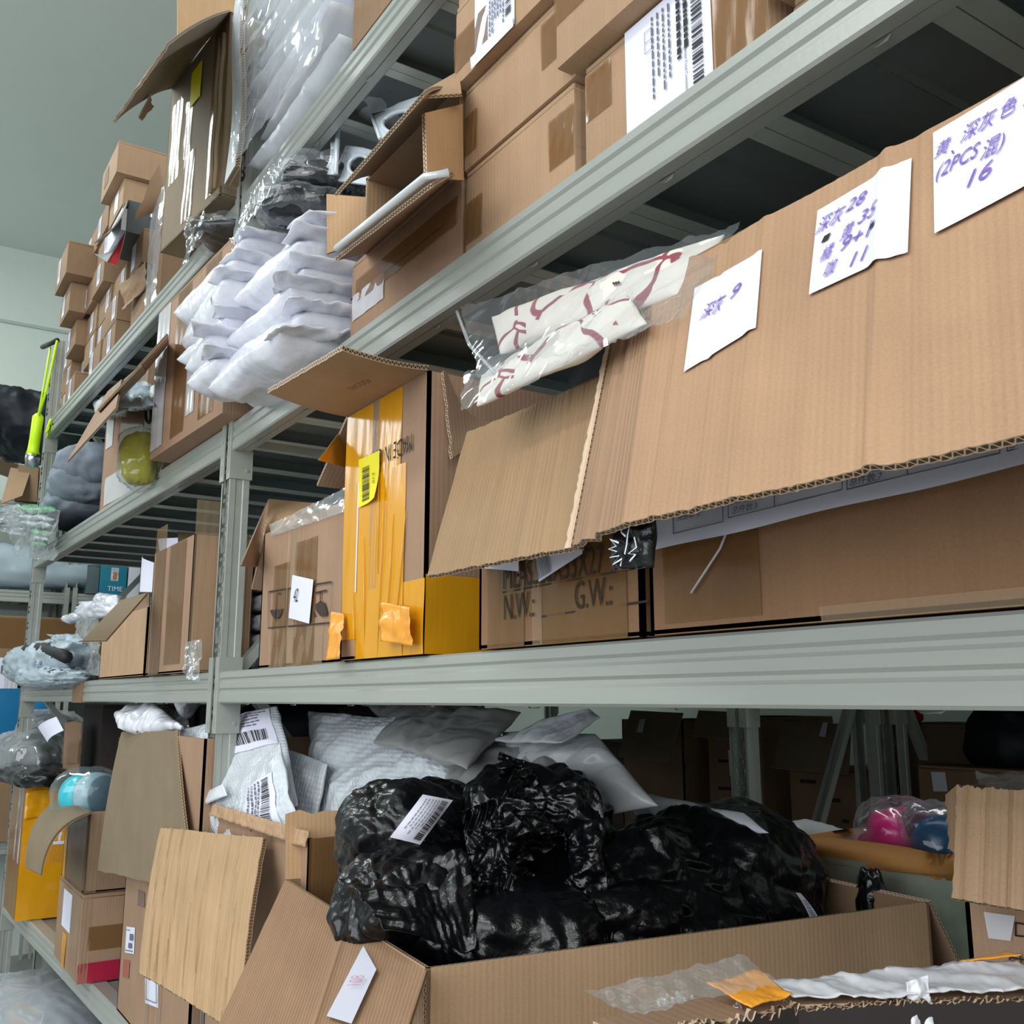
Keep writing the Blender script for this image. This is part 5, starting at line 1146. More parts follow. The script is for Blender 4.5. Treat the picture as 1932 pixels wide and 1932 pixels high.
cloth('sack_mouth', ce2+V(.02, -.06, .115), ce2+RT*.10+V(0, -.05, .08), ce2+RT*.12+V(0, -.08, -.02), ce2+RT*.03+V(0, -.10, .02), BLACKBAG, s2_, seed=221, amp=.022, f=22, nu=70, nv=60, fine=.5)
def ruffle(name, ctr, r0, r1, seed, par, n=90, m=10, depth=.03, am=.012):
    # torn mouth: a ring of ruffled film facing the aisle, edges puckered
    nn = unit(CAM-ctr); ax = unit(np.cross(V(0, 0, 1), nn)); ay = np.cross(nn, ax); vs = []
    for j in range(m+1):
        s = j/m
        for i in range(n):
            a = 2*math.pi*i/n; rr_ = (r0+(r1-r0)*s)*(1+.10*math.sin(3*a+seed)+.07*math.sin(5*a+2*seed)); vs.append(ctr+ax*math.cos(a)*rr_*1.0+ay*math.sin(a)*rr_*1.25+nn*(depth*math.sin(min(1, s*1.3)*math.pi*.75)))
    P = np.array(vs); k = np.tile(np.arange(m+1)[:, None], (1, n)).ravel()/m
    P += np.outer(am*crumple(P, seed, 16)+am*.5*crumple(P, seed+1, 45)+.004*crumple(P, seed+2, 110), nn)
    fs = [(j*n+i, j*n+(i+1) % n, (j+1)*n+(i+1) % n, (j+1)*n+i) for j in range(m) for i in range(n)]
    return mesh(name, P, fs, BLACKBAG, par, smooth=True)
ruffle('torn_mouth', at(1036, 1618, X=-1.115), .030, .080, 5, s2_, depth=.012, am=.020, m=22, n=160)
cloth('sack_fold', at(870, 1530, X=-1.10), at(945, 1500, X=-1.08), at(975, 1700, X=-1.06), at(900, 1720, X=-1.08), BLACKBAG, s2_, seed=229, amp=.022, f=16, nu=60, nv=90, fine=.7)
cloth('sack_tuft', at(965, 1455, X=-1.15), at(1010, 1450, X=-1.15), at(1060, 1570, X=-1.10), at(925, 1580, X=-1.10), BLACKBAG, s2_, seed=222, amp=.018, f=24, nu=60, nv=60, fine=.5)
cloth('sack_skirt', at(640, 1650, X=-1.16), at(880, 1610, X=-1.1), at(900, 1790, X=-1.03), at(730, 1750, X=-1.05), BLACKBAG, s4_, seed=223, amp=.024, f=10, nu=90, nv=80, fine=.6)
cloth('sack_skirt', at(1140, 1560, X=-1.12), at(1430, 1590, X=-1.1), at(1500, 1740, X=-1.04), at(1160, 1790, X=-1.03), BLACKBAG, s3_, seed=224, amp=.024, f=9, nu=100, nv=80, fine=.6)
lbp = [at(800, 1497, X=-1.16), at(857, 1508, X=-1.16), at(795, 1592, X=-1.13), at(738, 1578, X=-1.13)]
patch('barcode_label', *lbp, PAPER, s1_, nu=8, nv=8, disp=lambda U, W: .012*np.sin(U*3.1)*np.sin(W*3.1)-.004)
def onlab(q, specs, m, par, dz=.0):
    n = unit(np.cross(q[1]-q[0], q[3]-q[0])); n = -n
    vs = []; fs = []
    for (u0, v0, u1, v1) in specs:
        k = len(vs)
        for (u, v) in ((u0, v0), (u0, v1), (u1, v1), (u1, v0)):
            vs.append(q[0]*(1-u)*(1-v)+q[1]*u*(1-v)+q[2]*u*v+q[3]*(1-u)*v+n*(.0025-.004+.012*math.sin(u*3.1)*math.sin(v*3.1)+dz))
        fs.append((k, k+1, k+2, k+3))
    mesh('print', vs, fs, m, par)
onlab(lbp, barcode_specs(.66, .08, .9, .95, 12, horiz=True), INK, s1_); onlab(lbp, textlines(.1, .1, .6, .9, 5, 3, False, .25), INKG, s1_)
lb2 = [at(1500, 1684, X=-1.03), at(1510, 1686, X=-1.03), at(1550, 1745, X=-1.01), at(1532, 1746, X=-1.01)]
patch('barcode_label', *lb2, PAPER, s3_, nu=4, nv=4, disp=lambda U, W: .003*np.sin(W*3)); bars('barcode', *lb2, INKG, s3_, barcode_specs(.2, .25, .8, .95, 13, horiz=True), off=.004)
# --- carton with the pale ribbed flap, full of white mailers
X0_, X1_ = -2.03, -1.535; zt_ = 1.235
rb_ = Carton('open carton with a big ribbed flap hanging over the aisle, white bubble mailers inside', V(X0_, 0.0, D1), X1_-X0_, .40, zt_-D1, mat=KRAFTP, inner=KRAFTD, open_top=True)
R1, R2, R3, R4 = c(303, 1562, -.05), c(498, 1582, -.02), c(452, 1950, -.13), c(264, 1836, -.19)
sheet('flap', R1, R2, R3, R4, cardboard('kraft_rib_flap', rgb(176, 146, 112), stripe=.35, streak=.10, pitch=.011), rb_.t, t=.009, nu=150, nv=20, bend=.006, inner=KRAFTD, ragged={'b': .0014, 'r': .0012, 't': .0010, 'l': .001},
      disp=lambda U, W: sum(a*np.exp(-((U-u0+.02*np.sin(W*5+u0*9))/.009)**2) for u0, a in ((.08, .003), (.17, .004), (.28, .0035), (.36, .002), (.47, .003), (.58, .004), (.63, .002), (.75, .003), (.86, .004)))+.002*np.sin(U*7+W*2))
rb_.tape('r', .0, .0, .12, rb_.h, mat=TAPE); rb_.tape('r', .1, .1, .3, rb_.h-.02, mat=TAPEC)
cloth('torn_liner', rb_.P(-.0, -.006, rb_.h+.012), rb_.P(rb_.w+.0, -.006, rb_.h+.012), rb_.P(rb_.w, -.01, rb_.h-.012), rb_.P(0, -.01, rb_.h-.01), KRAFTR, rb_.t, seed=6, amp=.008, f=40, nu=70, nv=6, t=.003)
wall_ = sheet('side_panel', c(536, 1580, .03), c(715, 1572, .30), c(715, 1700, .30), c(536, 1780, .03), KRAFTL, bk.t, nu=30, nv=10, t=.005, inner=KRAFTL, ragged={'t': .002, 'l': .003})
def mail(label, pts, th, seed, mat, group=None, amp=.006, name='bubble_mailer', strip=None, code=None, wav=.006, f=9, fine=.0022):
    q = [c(*p) for p in pts]; t = thing(name, label, 'mailer', (q[2]+q[3])/2, group)
    o, S, n = pillow('pouch', *q, th, mat, t, seed=seed, amp=amp, f=f, nu=76, nv=64, wav=wav, fine=fine)
    if strip: on_surf('seal_strip', S, MAILER, t, *strip)
    if code:
        (u0, v0, u1, v1), vert = code; on_surf('shipping_label', S, PAPER, t, u0, v0, u1, v1, off=.0018)
        W_, H_2 = u1-u0, v1-v0
        if vert: surf_bars('barcode', S, INK, t, barcode_specs(u0+W_*.66, v0+H_2*.05, u0+W_*.88, v1-H_2*.05, seed, horiz=True), off=.0038); surf_bars('print', S, INKG, t, textlines(u0+W_*.1, v0+H_2*.05, u0+W_*.6, v1-H_2*.1, 4, seed, False, .35), off=.0038)
        else: surf_bars('barcode', S, INK, t, barcode_specs(u0+W_*.05, v0+H_2*.58, u0+W_*.9, v0+H_2*.86, seed), off=.0038); surf_bars('print', S, INKG, t, textlines(u0+W_*.08, v0+H_2*.08, u0+W_*.95, v0+H_2*.5, 5, seed, True, .35), off=.0038)
    return t
mail('large white bubble mailer with a barcode label leaning left in the ribbed-flap carton', [(333, 1376, .02), (524, 1328, .10), (560, 1520, .06), (410, 1600, .0)], .028, 231, BUBBLE, code=((.45, .02, .95, .40), False))
mail('white bubble mailer with a creased fold sticking up beside the one with the upright barcode', [(512, 1400, .12), (622, 1440, .14), (585, 1600, .10), (500, 1600, .08)], .022, 233, BUBBLE)
mail('bubble mailer with a barcode running up its right edge, in front of the others', [(445, 1480, .03), (528, 1398, .05), (572, 1600, .02), (405, 1610, .0)], .022, 232, BUBBLE, code=((.40, .28, .88, .92), True))
mail('torn white mailer strip curling over the left rim of the ribbed-flap carton', [(305, 1530, -.02), (420, 1478, .0), (428, 1500, .0), (308, 1556, -.03)], .010, 234, MAILER, amp=.004, fine=0)
mail('big silvery bubble mailer with quilted bubbles behind the labelled ones', [(590, 1345, .22), (830, 1345, .25), (880, 1600, .18), (590, 1600, .12)], .05, 235, plain('mailer_silver', rgb(210, 217, 224), rough=.3, coat=.3), amp=.012, wav=.012)
bubble_bump(MATS['mailer_silver'], 75, .6)
mail('grey see-through poly bag lying over the silvery mailer, under the middle beam', [(770, 1330, .30), (985, 1335, .34), (880, 1445, .16), (700, 1400, .16)], .035, 236, GREYBAG, amp=.012, name='poly_bag', wav=.012)
mail('grey poly bag tucked behind the silvery mailer, right against the middle beam', [(690, 1325, .30), (900, 1320, .40), (960, 1440, .3), (800, 1440, .2)], .04, 237, GREYBAG, amp=.012, name='poly_bag', wav=.012)
mail('narrow white poly strip pointing up to the right under the middle beam', [(925, 1398, .25), (1108, 1330, .30), (1130, 1345, .30), (1060, 1400, .22)], .014, 238, MAILER, amp=.004, name='poly_bag')
mail('broad grey-white poly bag draped down to the right behind the torn black sack', [(950, 1385, .30), (1130, 1388, .34), (1245, 1520, .34), (1000, 1560, .24)], .035, 239, GREYBAGL, amp=.014, name='poly_bag', wav=.016, f=6)
mail('white poly bag showing as a thin band above the biggest black sack', [(1180, 1490, .46), (1400, 1535, .52), (1455, 1572, .52), (1200, 1600, .48)], .03, 240, MAILER, amp=.01, name='poly_bag', wav=.012)
mail('grey poly bag filling the gap between the silvery mailer and the torn black sack', [(830, 1400, .28), (1040, 1400, .34), (1100, 1520, .26), (850, 1540, .18)], .05, 241, GREYBAG, amp=.014, name='poly_bag', wav=.012)
nv_ = thing('dark_bag', 'dark navy plastic bag in shadow behind the labelled white mailers', 'bag', c(560, 1400, .38)); blob('bag', c(560, 1390, .38), .20, .10, .10, plain('navy_plastic', None), nv_, seed=242, amp=.13, f=9, n=50)
# --- large carton behind with a grey-brown flap
YL = -.01
lc = Carton('tall brown carton with small white labels, standing left of the ribbed-flap carton', V(-2.66, YL-.01, D1), .60, .42, 1.372-D1, mat=KRAFTP, inner=KRAFTD, open_top=True)
dq = [c(229, 1381, -.02), c(334, 1379, -.02), c(368, 1684, -.045), c(184, 1642, -.06)]
sheet('flap', *dq, KRAFTG, lc.t, nu=30, nv=14, t=.006, inner=KRAFTD, bend=.006, ragged={'t': .0015, 'b': .001})
def lcs(pts, mat=PAPER, name='paper_label'):
    q = pq(pts, lc.P(0, 0, 0), lc.P(1, 0, 0), lc.P(0, 0, 1)); patch(name, *q, mat, lc.t, off=.0015); return q
q = lcs([(240, 1748), (256, 1750), (254, 1800), (237, 1797)]); bars('print', *q, INKG, lc.t, [(.1, .1, .5, .13), (.5, .25, .9, .5), (.4, .6, .8, .8), (.1, .88, .9, .92)])
q = lcs([(275, 1838), (300, 1848), (300, 1902), (275, 1892)]); bars('print', *q, INKG, lc.t, [(.1, .08, .9, .1), (.1, .08, .13, .85), (.87, .08, .9, .85), (.1, .83, .9, .86)])
lcs([(234, 1810), (246, 1812), (244, 1846), (232, 1842)], plain('sticker_red', rgb(160, 88, 70)), 'red_sticker')
lcs([(262, 1678), (274, 1684), (274, 1712), (260, 1708)], plain('print_dim', rgb(120, 96, 84)), 'printed_mark')
lc.tape('f', .26, .0, .30, .35, mat=TAPEC); lc.tape('f', .36, .0, .40, .35, mat=TAPEC)
mw = mail('crumpled white mailer lying on top of the tall carton with small white labels', [(215, 1352, .02), (285, 1320, .06), (350, 1372, .0), (228, 1382, -.04)], .05, 251, MAILER, amp=.014, wav=.012, name='poly_mailer')
cloth('film_wrap', c(285, 1325, .05), c(350, 1345, .08), c(360, 1378, .05), c(300, 1382, .02), CLEARH, mw, seed=252, amp=.015, f=18, nu=26, nv=20)
# --- two stacked cartons with the red band
pz = at(144, 1858, Z=D1); 
fl_ = V(XS(101, pz[1], D1), pz[1], D1)
wd_ = pz[0]-fl_[0]
lo_ = Carton('lower brown carton of the pair at the shelf edge, crimson tape band along its foot', fl_, wd_, .30, ZS(1690, pz[0], pz[1])-D1, mat=KRAFTP)
lo_.tape('r', .0, .0, .295, .050, mat=tapemat('tape_crimson', rgb(168, 24, 60), .97, .3), off=.001); lo_.tape('f', wd_*.6, .0, wd_*.95, lo_.h, mat=TAPEC); lo_.tape('r', .02, .08, .29, .14, mat=TAPE); lo_.tape('r', .0, .0, .025, lo_.h, mat=TAPEC)
lo_.sticker('f', wd_*.25, .10, wd_*.62, .20); lo_.tape('f', wd_*.35, .0, wd_*.5, .09, mat=TAPEY)
up_ = Carton('upper brown carton of the pair at the shelf edge, its flap bent down', fl_+V(.0, .004, lo_.h+.002), wd_-.02, .30, ZS(1535, pz[0], pz[1])-D1-lo_.h, mat=KRAFTP, open_top=True, inner=KRAFTD)
up_.tape('f', wd_*.1, .0, wd_*.9, up_.h-.002, mat=TAPE); up_.tape('f', .02, .0, .06, up_.h, mat=TAPEY); up_.tape('r', .0, .0, .03, up_.h, mat=TAPEC)
U1, U2 = c(112, 1508, pz[1]), c(170, 1532, pz[1]); U4, U3 = c(48, 1636, pz[1]-.13), c(76, 1650, pz[1]-.13)
sheet('flap', U1, U2, U3, U4, KRAFTG, up_.t, nu=10, nv=24, t=.007, inner=KRAFTP, bend=.035)
pos_ = c(172, 1500, pz[1]+.05)
cy = thing('cup_roll', 'round turquoise and frosted tub in clear film lying on the upper carton', 'tub', pos_-V(0, 0, .06))
TURQ = plain('turquoise', rgb(20, 200, 215), rough=.3); FROST = plain('frosted', rgb(160, 190, 200), rough=.35)
ax_ = unit(V(.80, .40, .06)); 
tube('tub_body', [pos_-ax_*.085, pos_-ax_*.07, pos_-ax_*.0], [.045, .060, .063], TURQ, cy, seg=24)
tube('tub_rim', [pos_, pos_+ax_*.012, pos_+ax_*.05], [.064, .066, .062], FROST, cy, seg=24)
tube('tub_bottom', [pos_+ax_*.051, pos_+ax_*.053], [.054, .05], plain('frost_dark', rgb(110, 140, 156), rough=.4), cy, seg=24)
blob('film_wrap', pos_-ax_*.01, .095, .08, .075, CLEAR, cy, seed=261, amp=.10, f=22, n=50)
ps = thing('cardboard_strip', 'upright taped strip of brown cardboard behind the yellow-taped carton', 'strip', c(133, 1500, .06))
sheet('board', c(122, 1364, .02), c(153, 1362, .04), c(145, 1506, .04), c(116, 1500, .02), KRAFTD, ps, nu=6, nv=16, t=.005, ragged={'r': .003, 't': .002}); 
patch('tape', c(122, 1400, .013), c(150, 1395, .033), c(146, 1440, .033), c(119, 1440, .013), TAPE, ps); patch('tape', c(118, 1462, .013), c(146, 1455, .033), c(144, 1500, .033), c(116, 1495, .013), TAPE, ps)
ib = Carton('brown carton with a blank white label in the shadow behind the turquoise tub', V(XS(178, .16, D1), .16, D1), .34, .25, ZS(1388, XS(178, .16, D1), .16)-D1, mat=KRAFTD)
q = pq([(196, 1413), (222, 1413), (218, 1456), (192, 1456)], ib.P(0, 0, 0), ib.P(1, 0, 0), ib.P(0, 0, 1)); patch('paper_label', *q, PAPER, ib.t, off=.0015)
rd = thing('red_pack', 'small red and black pack glimpsed between the strip and the shadowed carton', 'pack', c(155, 1440, .2))
boxmesh('pack', c(146, 1440, .2), c(146, 1440, .2)+V(.10, .03, .09), plain('pack_red', rgb(200, 30, 60), rough=.4), rd, bevel=.004); boxmesh('window', c(146, 1440, .2)+V(.015, -.004, .03), c(146, 1440, .2)+V(.085, .0, .078), BLK, rd)
# --- yellow taped carton at the far end
oY = -.10; oz = D1
ox0, ox1 = XS(6, oY, D1), XS(27, oY, D1)
oc = Carton('narrow carton wrapped all over in orange-yellow tape at the far end of the lowest shelf', V(ox0, oY, oz), ox1-ox0, .16, ZS(1480, ox1, oY)-D1, mat=cardboard('kraft_orange', rgb(206, 142, 40), stripe=.1))
oc.tape('r', .0, .0, .16, .18, mat=TAPEY); oc.tape('r', .0, .25, .16, .40, mat=TAPEY); oc.tape('r', .02, .36, .15, oc.h-.01, mat=tapemat('tape_amber', rgb(226, 158, 22), .8)); oc.tape('f', .0, .0, oc.w, oc.h, mat=TAPE)
oc.sticker('r', .10, .24, .16, .42); oc.sticker('r', .09, .09, .125, .115); oc.sticker('f', oc.w*.5, .18, oc.w*.62, .5); oc.sticker('f', oc.w*.75, .18, oc.w*.9, .5)
cloth('torn_tape', oc.P(oc.w+.004, .0, .42), oc.P(oc.w+.012, .15, .45), oc.P(oc.w+.004, .15, .34), oc.P(oc.w+.006, .0, .33), TAPEY, oc.t, seed=4, amp=.006, f=20, nu=16, nv=12)
for i, (px, py, Y, rx, ry, rz, m_, lb_) in enumerate([(55, 1425, -.02, .42, .12, .10, CLEARH, 'cloudy clear bag heaped on the yellow-taped carton, white label on it'), (95, 1375, .10, .36, .12, .085, CLEARH, 'smoky clear bag under the middle beam at the far end'),
                                             (70, 1462, -.04, .36, .12, .04, BLACKBAG, 'flat black bag squashed between the clear bags and the yellow-taped carton')]):
    t = thing('plastic_bag', lb_, 'bag', c(px, py, Y)-V(0, 0, rz)); blob('bag', c(px, py, Y), rx, ry, rz, m_, t, seed=270+i, amp=.16, f=9, n=64, rot=0, fine=.03)
    if i < 2: blob('goods', c(px, py, Y), rx*.85, ry*.8, rz*.8, plain('goods_grey', rgb(84, 88, 88), rough=.35, noise=.3), t, seed=280+i, amp=.12, f=9, n=44, rot=0)
    if i == 0: patch('white_label', c(72, 1372, -.13), c(108, 1352, -.13), c(122, 1378, -.13), c(90, 1400, -.13), PAPER, t, nu=4, nv=4, disp=lambda U, W: .01*np.sin(U*3))
dk = Carton('unlit carton filling the lowest shelf behind the clear bags', V(-4.2, .44, D1), 2.1, .13, .715, mat=plain('shaded_card', rgb(38, 32, 31), rough=.8))  # near-black colour stands in for the shade behind the bags
dk2 = Carton('unlit carton standing crosswise behind the upright cardboard strip', V(-4.05, .10, D1), .34, .32, .715, mat=plain('shaded_card', rgb(38, 32, 31), rough=.8))
# --- right side of the lowest shelf
rx_ = Carton('brown carton at the right edge with a ribbed flap folded down, symbols printed low', V(XS(1830, .30, 1.2), .30, D1), .55, .28, 1.366-D1, mat=KRAFTP, inner=KRAFTD, open_top=True)
sheet('flap', c(1806, 1482, .285), c(2050, 1502, .285), c(2050, 1738, .235), c(1797, 1694, .235), KRAFTR, rx_.t, nu=60, nv=14, t=.006, inner=KRAFTD, ragged={'t': .0012, 'l': .0008}, disp=lambda U, W: sum(a*np.exp(-((U-u0)/.012)**2) for u0, a in ((.10, .003), (.2, -.002), (.27, .003), (.45, .003), (.6, .002)))+.003*np.exp(-((W-.2)/.02)**2))
sheet('torn_edge', c(1783, 1500, .33), c(1806, 1480, .29), c(1800, 1610, .27), c(1790, 1600, .30), KRAFTR, rx_.t, nu=6, nv=12, ragged={'l': .006}, t=.003)
def rxp(pts): return pq(pts, rx_.P(0, -.001, 0), rx_.P(1, -.001, 0), rx_.P(0, -.001, 1))
q = rxp([(1857, 1720), (1916, 1728), (1908, 1775), (1866, 1770)]); patch('torn_tape', *q, TAPEW, rx_.t, off=.001, nu=8, nv=8)
for pts in ([(1906, 1805), (1945, 1812), (1945, 1840), (1905, 1835)], [(1917, 1740), (1945, 1745), (1945, 1768), (1917, 1765)]):
    q = rxp(pts+[pts[0]]); 
    for a_, b_ in zip(q[:-1], q[1:]): tube('symbol_frame', [a_-V(0, .0012, 0), b_-V(0, .0012, 0)], .0009, INKB, rx_.t, seg=3)
q = rxp([(1910, 1830)])[0]; text('小心', q, V(1, 0, 0), V(0, 0, 1), .020, INKB, rx_.t, off=.002)
pf = thing('film_scrap', 'wisp of clear and grey film lying on the right-hand flapped carton', 'film', c(1890, 1480, .40)); cloth('film', c(1840, 1460, .42), c(1990, 1465, .42), c(1990, 1500, .32), c(1850, 1495, .32), CLEARH, pf, seed=290, amp=.02, f=14, nu=30, nv=20)
# --- carton standing in the aisle, bottom right, seen over its torn far wall
TA = c(1492, 1896, -.10); za = TA[2]; TB = at(2010, 1882, Z=za); TL = at(1195, 1962, Z=za)
n_a = thing('aisle_carton', 'open carton at the bottom right corner, torn rim patched with film and orange tape', 'box', (-.2, -.4, 0))
dn = V(0, 0, -.5); DKI = plain('shaded_card', rgb(38, 32, 31), rough=.8)  # inside of the open carton has its shade painted into the board colour
def wav(U, W): return .002*np.sin(U*11)
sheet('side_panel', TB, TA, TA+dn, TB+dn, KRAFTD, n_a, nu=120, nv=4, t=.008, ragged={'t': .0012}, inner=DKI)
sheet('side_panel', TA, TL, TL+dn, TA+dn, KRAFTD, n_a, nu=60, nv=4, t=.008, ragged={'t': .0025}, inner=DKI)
boxmesh('base', (-.50, -.60, 0), (.05, -.16, za-.45), KRAFTD, n_a)
o1 = unit(np.cross(TB-TA, V(0, 0, 1)))*-1; o1 = o1 if o1[1] > 0 else -o1; o2 = unit(np.cross(TA-TL, V(0, 0, 1))); o2 = o2 if o2[1] > 0 else -o2
FW_ = tapemat('film_white', rgb(206, 206, 212), .95, .25); OR_ = MATS['tape_orange']
sheet('flap', TA+o1*.040+V(0, 0, .000), TB+o1*.060+V(0, 0, .002), TB, TA, KRAFTP, n_a, nu=40, nv=4, t=.006, ragged={'t': .002}, inner=KRAFTD)
sheet('flap', TL+o2*.04, TA+o2*.04, TA, TL, KRAFTP, n_a, nu=40, nv=4, t=.006, ragged={'t': .002}, inner=KRAFTD)
cloth('film_patch', TA+o1*.030+V(0, 0, .008), TB+o1*.050+V(0, 0, .012), TB+V(0, 0, .007)-o1*.004, TA+V(0, 0, .006)-o1*.004, FW_, n_a, seed=300, amp=.003, f=30, nu=110, nv=16, edge=.004)
cloth('film_curl', TA+(TB-TA)*.42+V(0, 0, .012), TA+(TB-TA)*.50+V(0, 0, .016), TA+(TB-TA)*.48-V(0, 0, .016)-o1*.01, TA+(TB-TA)*.40-V(0, 0, .018)-o1*.01, FW_, n_a, seed=305, amp=.004, f=50, nu=20, nv=20)
cloth('orange_tape', TA+(TB-TA)*.80+o1*.058+V(0, 0, .010), TB+o1*.066+V(0, 0, .013), TB+o1*.046+V(0, 0, .016), TA+(TB-TA)*.74+o1*.044+V(0, 0, .012), OR_, n_a, seed=302, amp=.002, f=30, nu=30, nv=8)
cloth('orange_tape', TA-(TA-TL)*.34+o2*.03+V(0, 0, .012), TA+o2*.03+V(0, 0, .016), TA-(TA-TL)*.02+V(0, 0, .008)-o2*.004, TA-(TA-TL)*.30+V(0, 0, .006)-o2*.004, OR_, n_a, seed=301, amp=.003, f=40, nu=30, nv=14)
cloth('film_patch', TL+o2*.05+V(0, 0, .014), TA+o2*.04+V(0, 0, .022), TA-(TA-TL)*.05+V(0, 0, .014), TL+V(0, 0, .014), CLEARH, n_a, seed=303, amp=.006, f=30, nu=60, nv=16)
for i, (px, py) in enumerate(((1300, 1896), (1322, 1912), (1262, 1905), (1380, 1902))): cloth('film_tuft', c(px-22, py-16, -.12), c(px+22, py-18, -.12), c(px+20, py+14, -.14), c(px-20, py+16, -.14), CLEARH, n_a, seed=310+i, amp=.010, f=50, nu=22, nv=22)
# ---------------------------------------------------------------- gap between the racks
gs = thing('woven_sack', 'grubby grey woven sack with a brown cardboard rim, stuffed with wrapped balls', 'sack', (-1.12, .93, 0))
SACK = plain('sack_grey', rgb(142, 150, 138), rough=.7, noise=.22, nscale=14, bump=.9, bscale=18)
ctr = V(-1.12, .93, 0)
def ring(rx, ry, z, n=40, sd=0, am=.012):
    r_ = np.random.RandomState(sd); ph = r_.uniform(0, 6, 4)
    return [ctr+V(math.copysign(abs(math.cos(a))**.6, math.cos(a))*(rx+am*math.sin(3*a+ph[0])+am*.5*math.sin(7*a+ph[1])), math.copysign(abs(math.sin(a))**.6, math.sin(a))*(ry+am*math.sin(4*a+ph[2])), z+am*math.sin(2*a+ph[3])*.5) for a in np.linspace(0, 2*math.pi, n, endpoint=False)]
def loft(name, rings, mat, par):
    n = len(rings[0]); vs = [p for r_ in rings for p in r_]; fs = [(j*n+i, j*n+(i+1) % n, (j+1)*n+(i+1) % n, (j+1)*n+i) for j in range(len(rings)-1) for i in range(n)]
    return mesh(name, vs, fs, mat, par, smooth=True)
loft('sack', [ring(.17, .15, .002, sd=1), ring(.19, .17, .2, sd=2), ring(.20, .17, .5, sd=3), ring(.18, .165, .75, sd=4), ring(.19, .17, .95, sd=5), ring(.165, .16, 1.15, sd=6), ring(.15, .15, 1.185, sd=7)], SACK, gs)
loft('cardboard_rim', [ring(.153, .150, 1.175, sd=7), ring(.165, .160, 1.182, sd=8), ring(.162, .157, 1.200, sd=9), ring(.150, .145, 1.215, sd=10), ring(.140, .135, 1.17, sd=10)], cardboard('kraft_amber', rgb(168, 118, 66), stripe=.6, vertical=False), gs)
tube('twine', [c(1583, 1600, .9), c(1590, 1620, .88), c(1605, 1636, .86)], .004, KRAFTL, gs)
for i, (px, py, m_, lb_) in enumerate([(1700, 1582, plain('pink_plastic', rgb(225, 20, 130), rough=.3), 'bright pink ball-shaped goods in clear film on top of the woven sack'), (1655, 1600, plain('pink_dark', rgb(170, 30, 100), rough=.3), 'darker pink goods in clear film at the left of the woven sack'),
                                     (1780, 1590, plain('blue_plastic', rgb(14, 70, 110), rough=.3), 'blue goods in clear film at the right of the woven sack'), (1745, 1560, plain('violet_dark', rgb(90, 40, 70), rough=.35), 'dull maroon goods in clear film at the back of the woven sack'), (1605, 1606, plain('blue_plastic', None), 'small blue goods in clear film at the left rim of the woven sack')]):
    ce = c(px, py, .92); r_ = (.058, .034, .055, .04, .022)[i]; t = thing('wrapped_goods', lb_, 'goods', ce-V(0, 0, r_))
    blob('goods', ce, r_, r_, r_*.85, m_, t, seed=320+i, amp=.10, f=20, n=36); blob('film_wrap', ce, r_*1.25, r_*1.2, r_*1.12, CLEAR, t, seed=330+i, amp=.16, f=26, n=50)
wp_ = thing('poly_bag', 'white poly bag slumped between the black sacks and the woven sack', 'bag', c(1530, 1680, .95)); blob('bag', c(1530, 1625, .98), .085, .05, .075, GREYBAGL, wp_, seed=340, amp=.16, f=12, n=50); blob('bag_tail', c(1540, 1710, .90), .03, .03, .05, MAILER, wp_, seed=341, amp=.15, f=14, n=30)
bb = Carton('shadowed low carton behind the woven sack', V(-1.45, 1.30, D1), .7, .4, .30, mat=KRAFTD)
ww = thing('wrapped_bale', 'bale wound in dull stretch film behind the right-hand flapped carton', 'bale', (-.72, .86, 0)); boxmesh('bale', (-.93, .70, 0), (-.50, 1.08, 1.02), plain('bale_dark', rgb(84, 84, 74), rough=.5, noise=.25), ww, bevel=.02); cloth('film_wrap', V(-.95, .68, 1.04), V(-.48, .68, 1.04), V(-.48, .68, .6), V(-.95, .68, .6), CLEARH, ww, seed=343, amp=.012, f=14, nu=40, nv=40)
# ---------------------------------------------------------------- rear rack, lowest shelf
RY = 1.83
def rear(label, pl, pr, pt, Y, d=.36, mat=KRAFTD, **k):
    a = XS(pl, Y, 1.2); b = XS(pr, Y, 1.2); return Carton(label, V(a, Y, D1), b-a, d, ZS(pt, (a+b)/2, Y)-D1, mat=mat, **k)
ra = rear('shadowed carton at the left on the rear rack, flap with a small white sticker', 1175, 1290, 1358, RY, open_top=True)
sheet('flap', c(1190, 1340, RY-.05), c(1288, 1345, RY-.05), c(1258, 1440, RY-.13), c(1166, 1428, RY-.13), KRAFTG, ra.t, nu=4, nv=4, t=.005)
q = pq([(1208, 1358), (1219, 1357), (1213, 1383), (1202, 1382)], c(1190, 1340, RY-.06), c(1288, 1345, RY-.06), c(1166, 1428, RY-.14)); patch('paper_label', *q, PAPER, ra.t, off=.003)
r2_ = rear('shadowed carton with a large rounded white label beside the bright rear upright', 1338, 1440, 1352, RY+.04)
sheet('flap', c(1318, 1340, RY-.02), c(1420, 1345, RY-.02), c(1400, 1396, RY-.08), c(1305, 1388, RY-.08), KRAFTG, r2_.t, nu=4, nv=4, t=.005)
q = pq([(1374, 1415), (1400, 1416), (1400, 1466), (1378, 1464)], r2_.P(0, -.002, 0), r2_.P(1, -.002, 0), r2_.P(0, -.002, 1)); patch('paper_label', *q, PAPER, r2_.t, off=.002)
for y_ in (1432, 1484): q = pq([(1355, y_), (1395, y_+2), (1395, y_+8), (1355, y_+6)], r2_.P(0, -.002, 0), r2_.P(1, -.002, 0), r2_.P(0, -.002, 1)); patch('printed_mark', *q, INKB, r2_.t, off=.001)
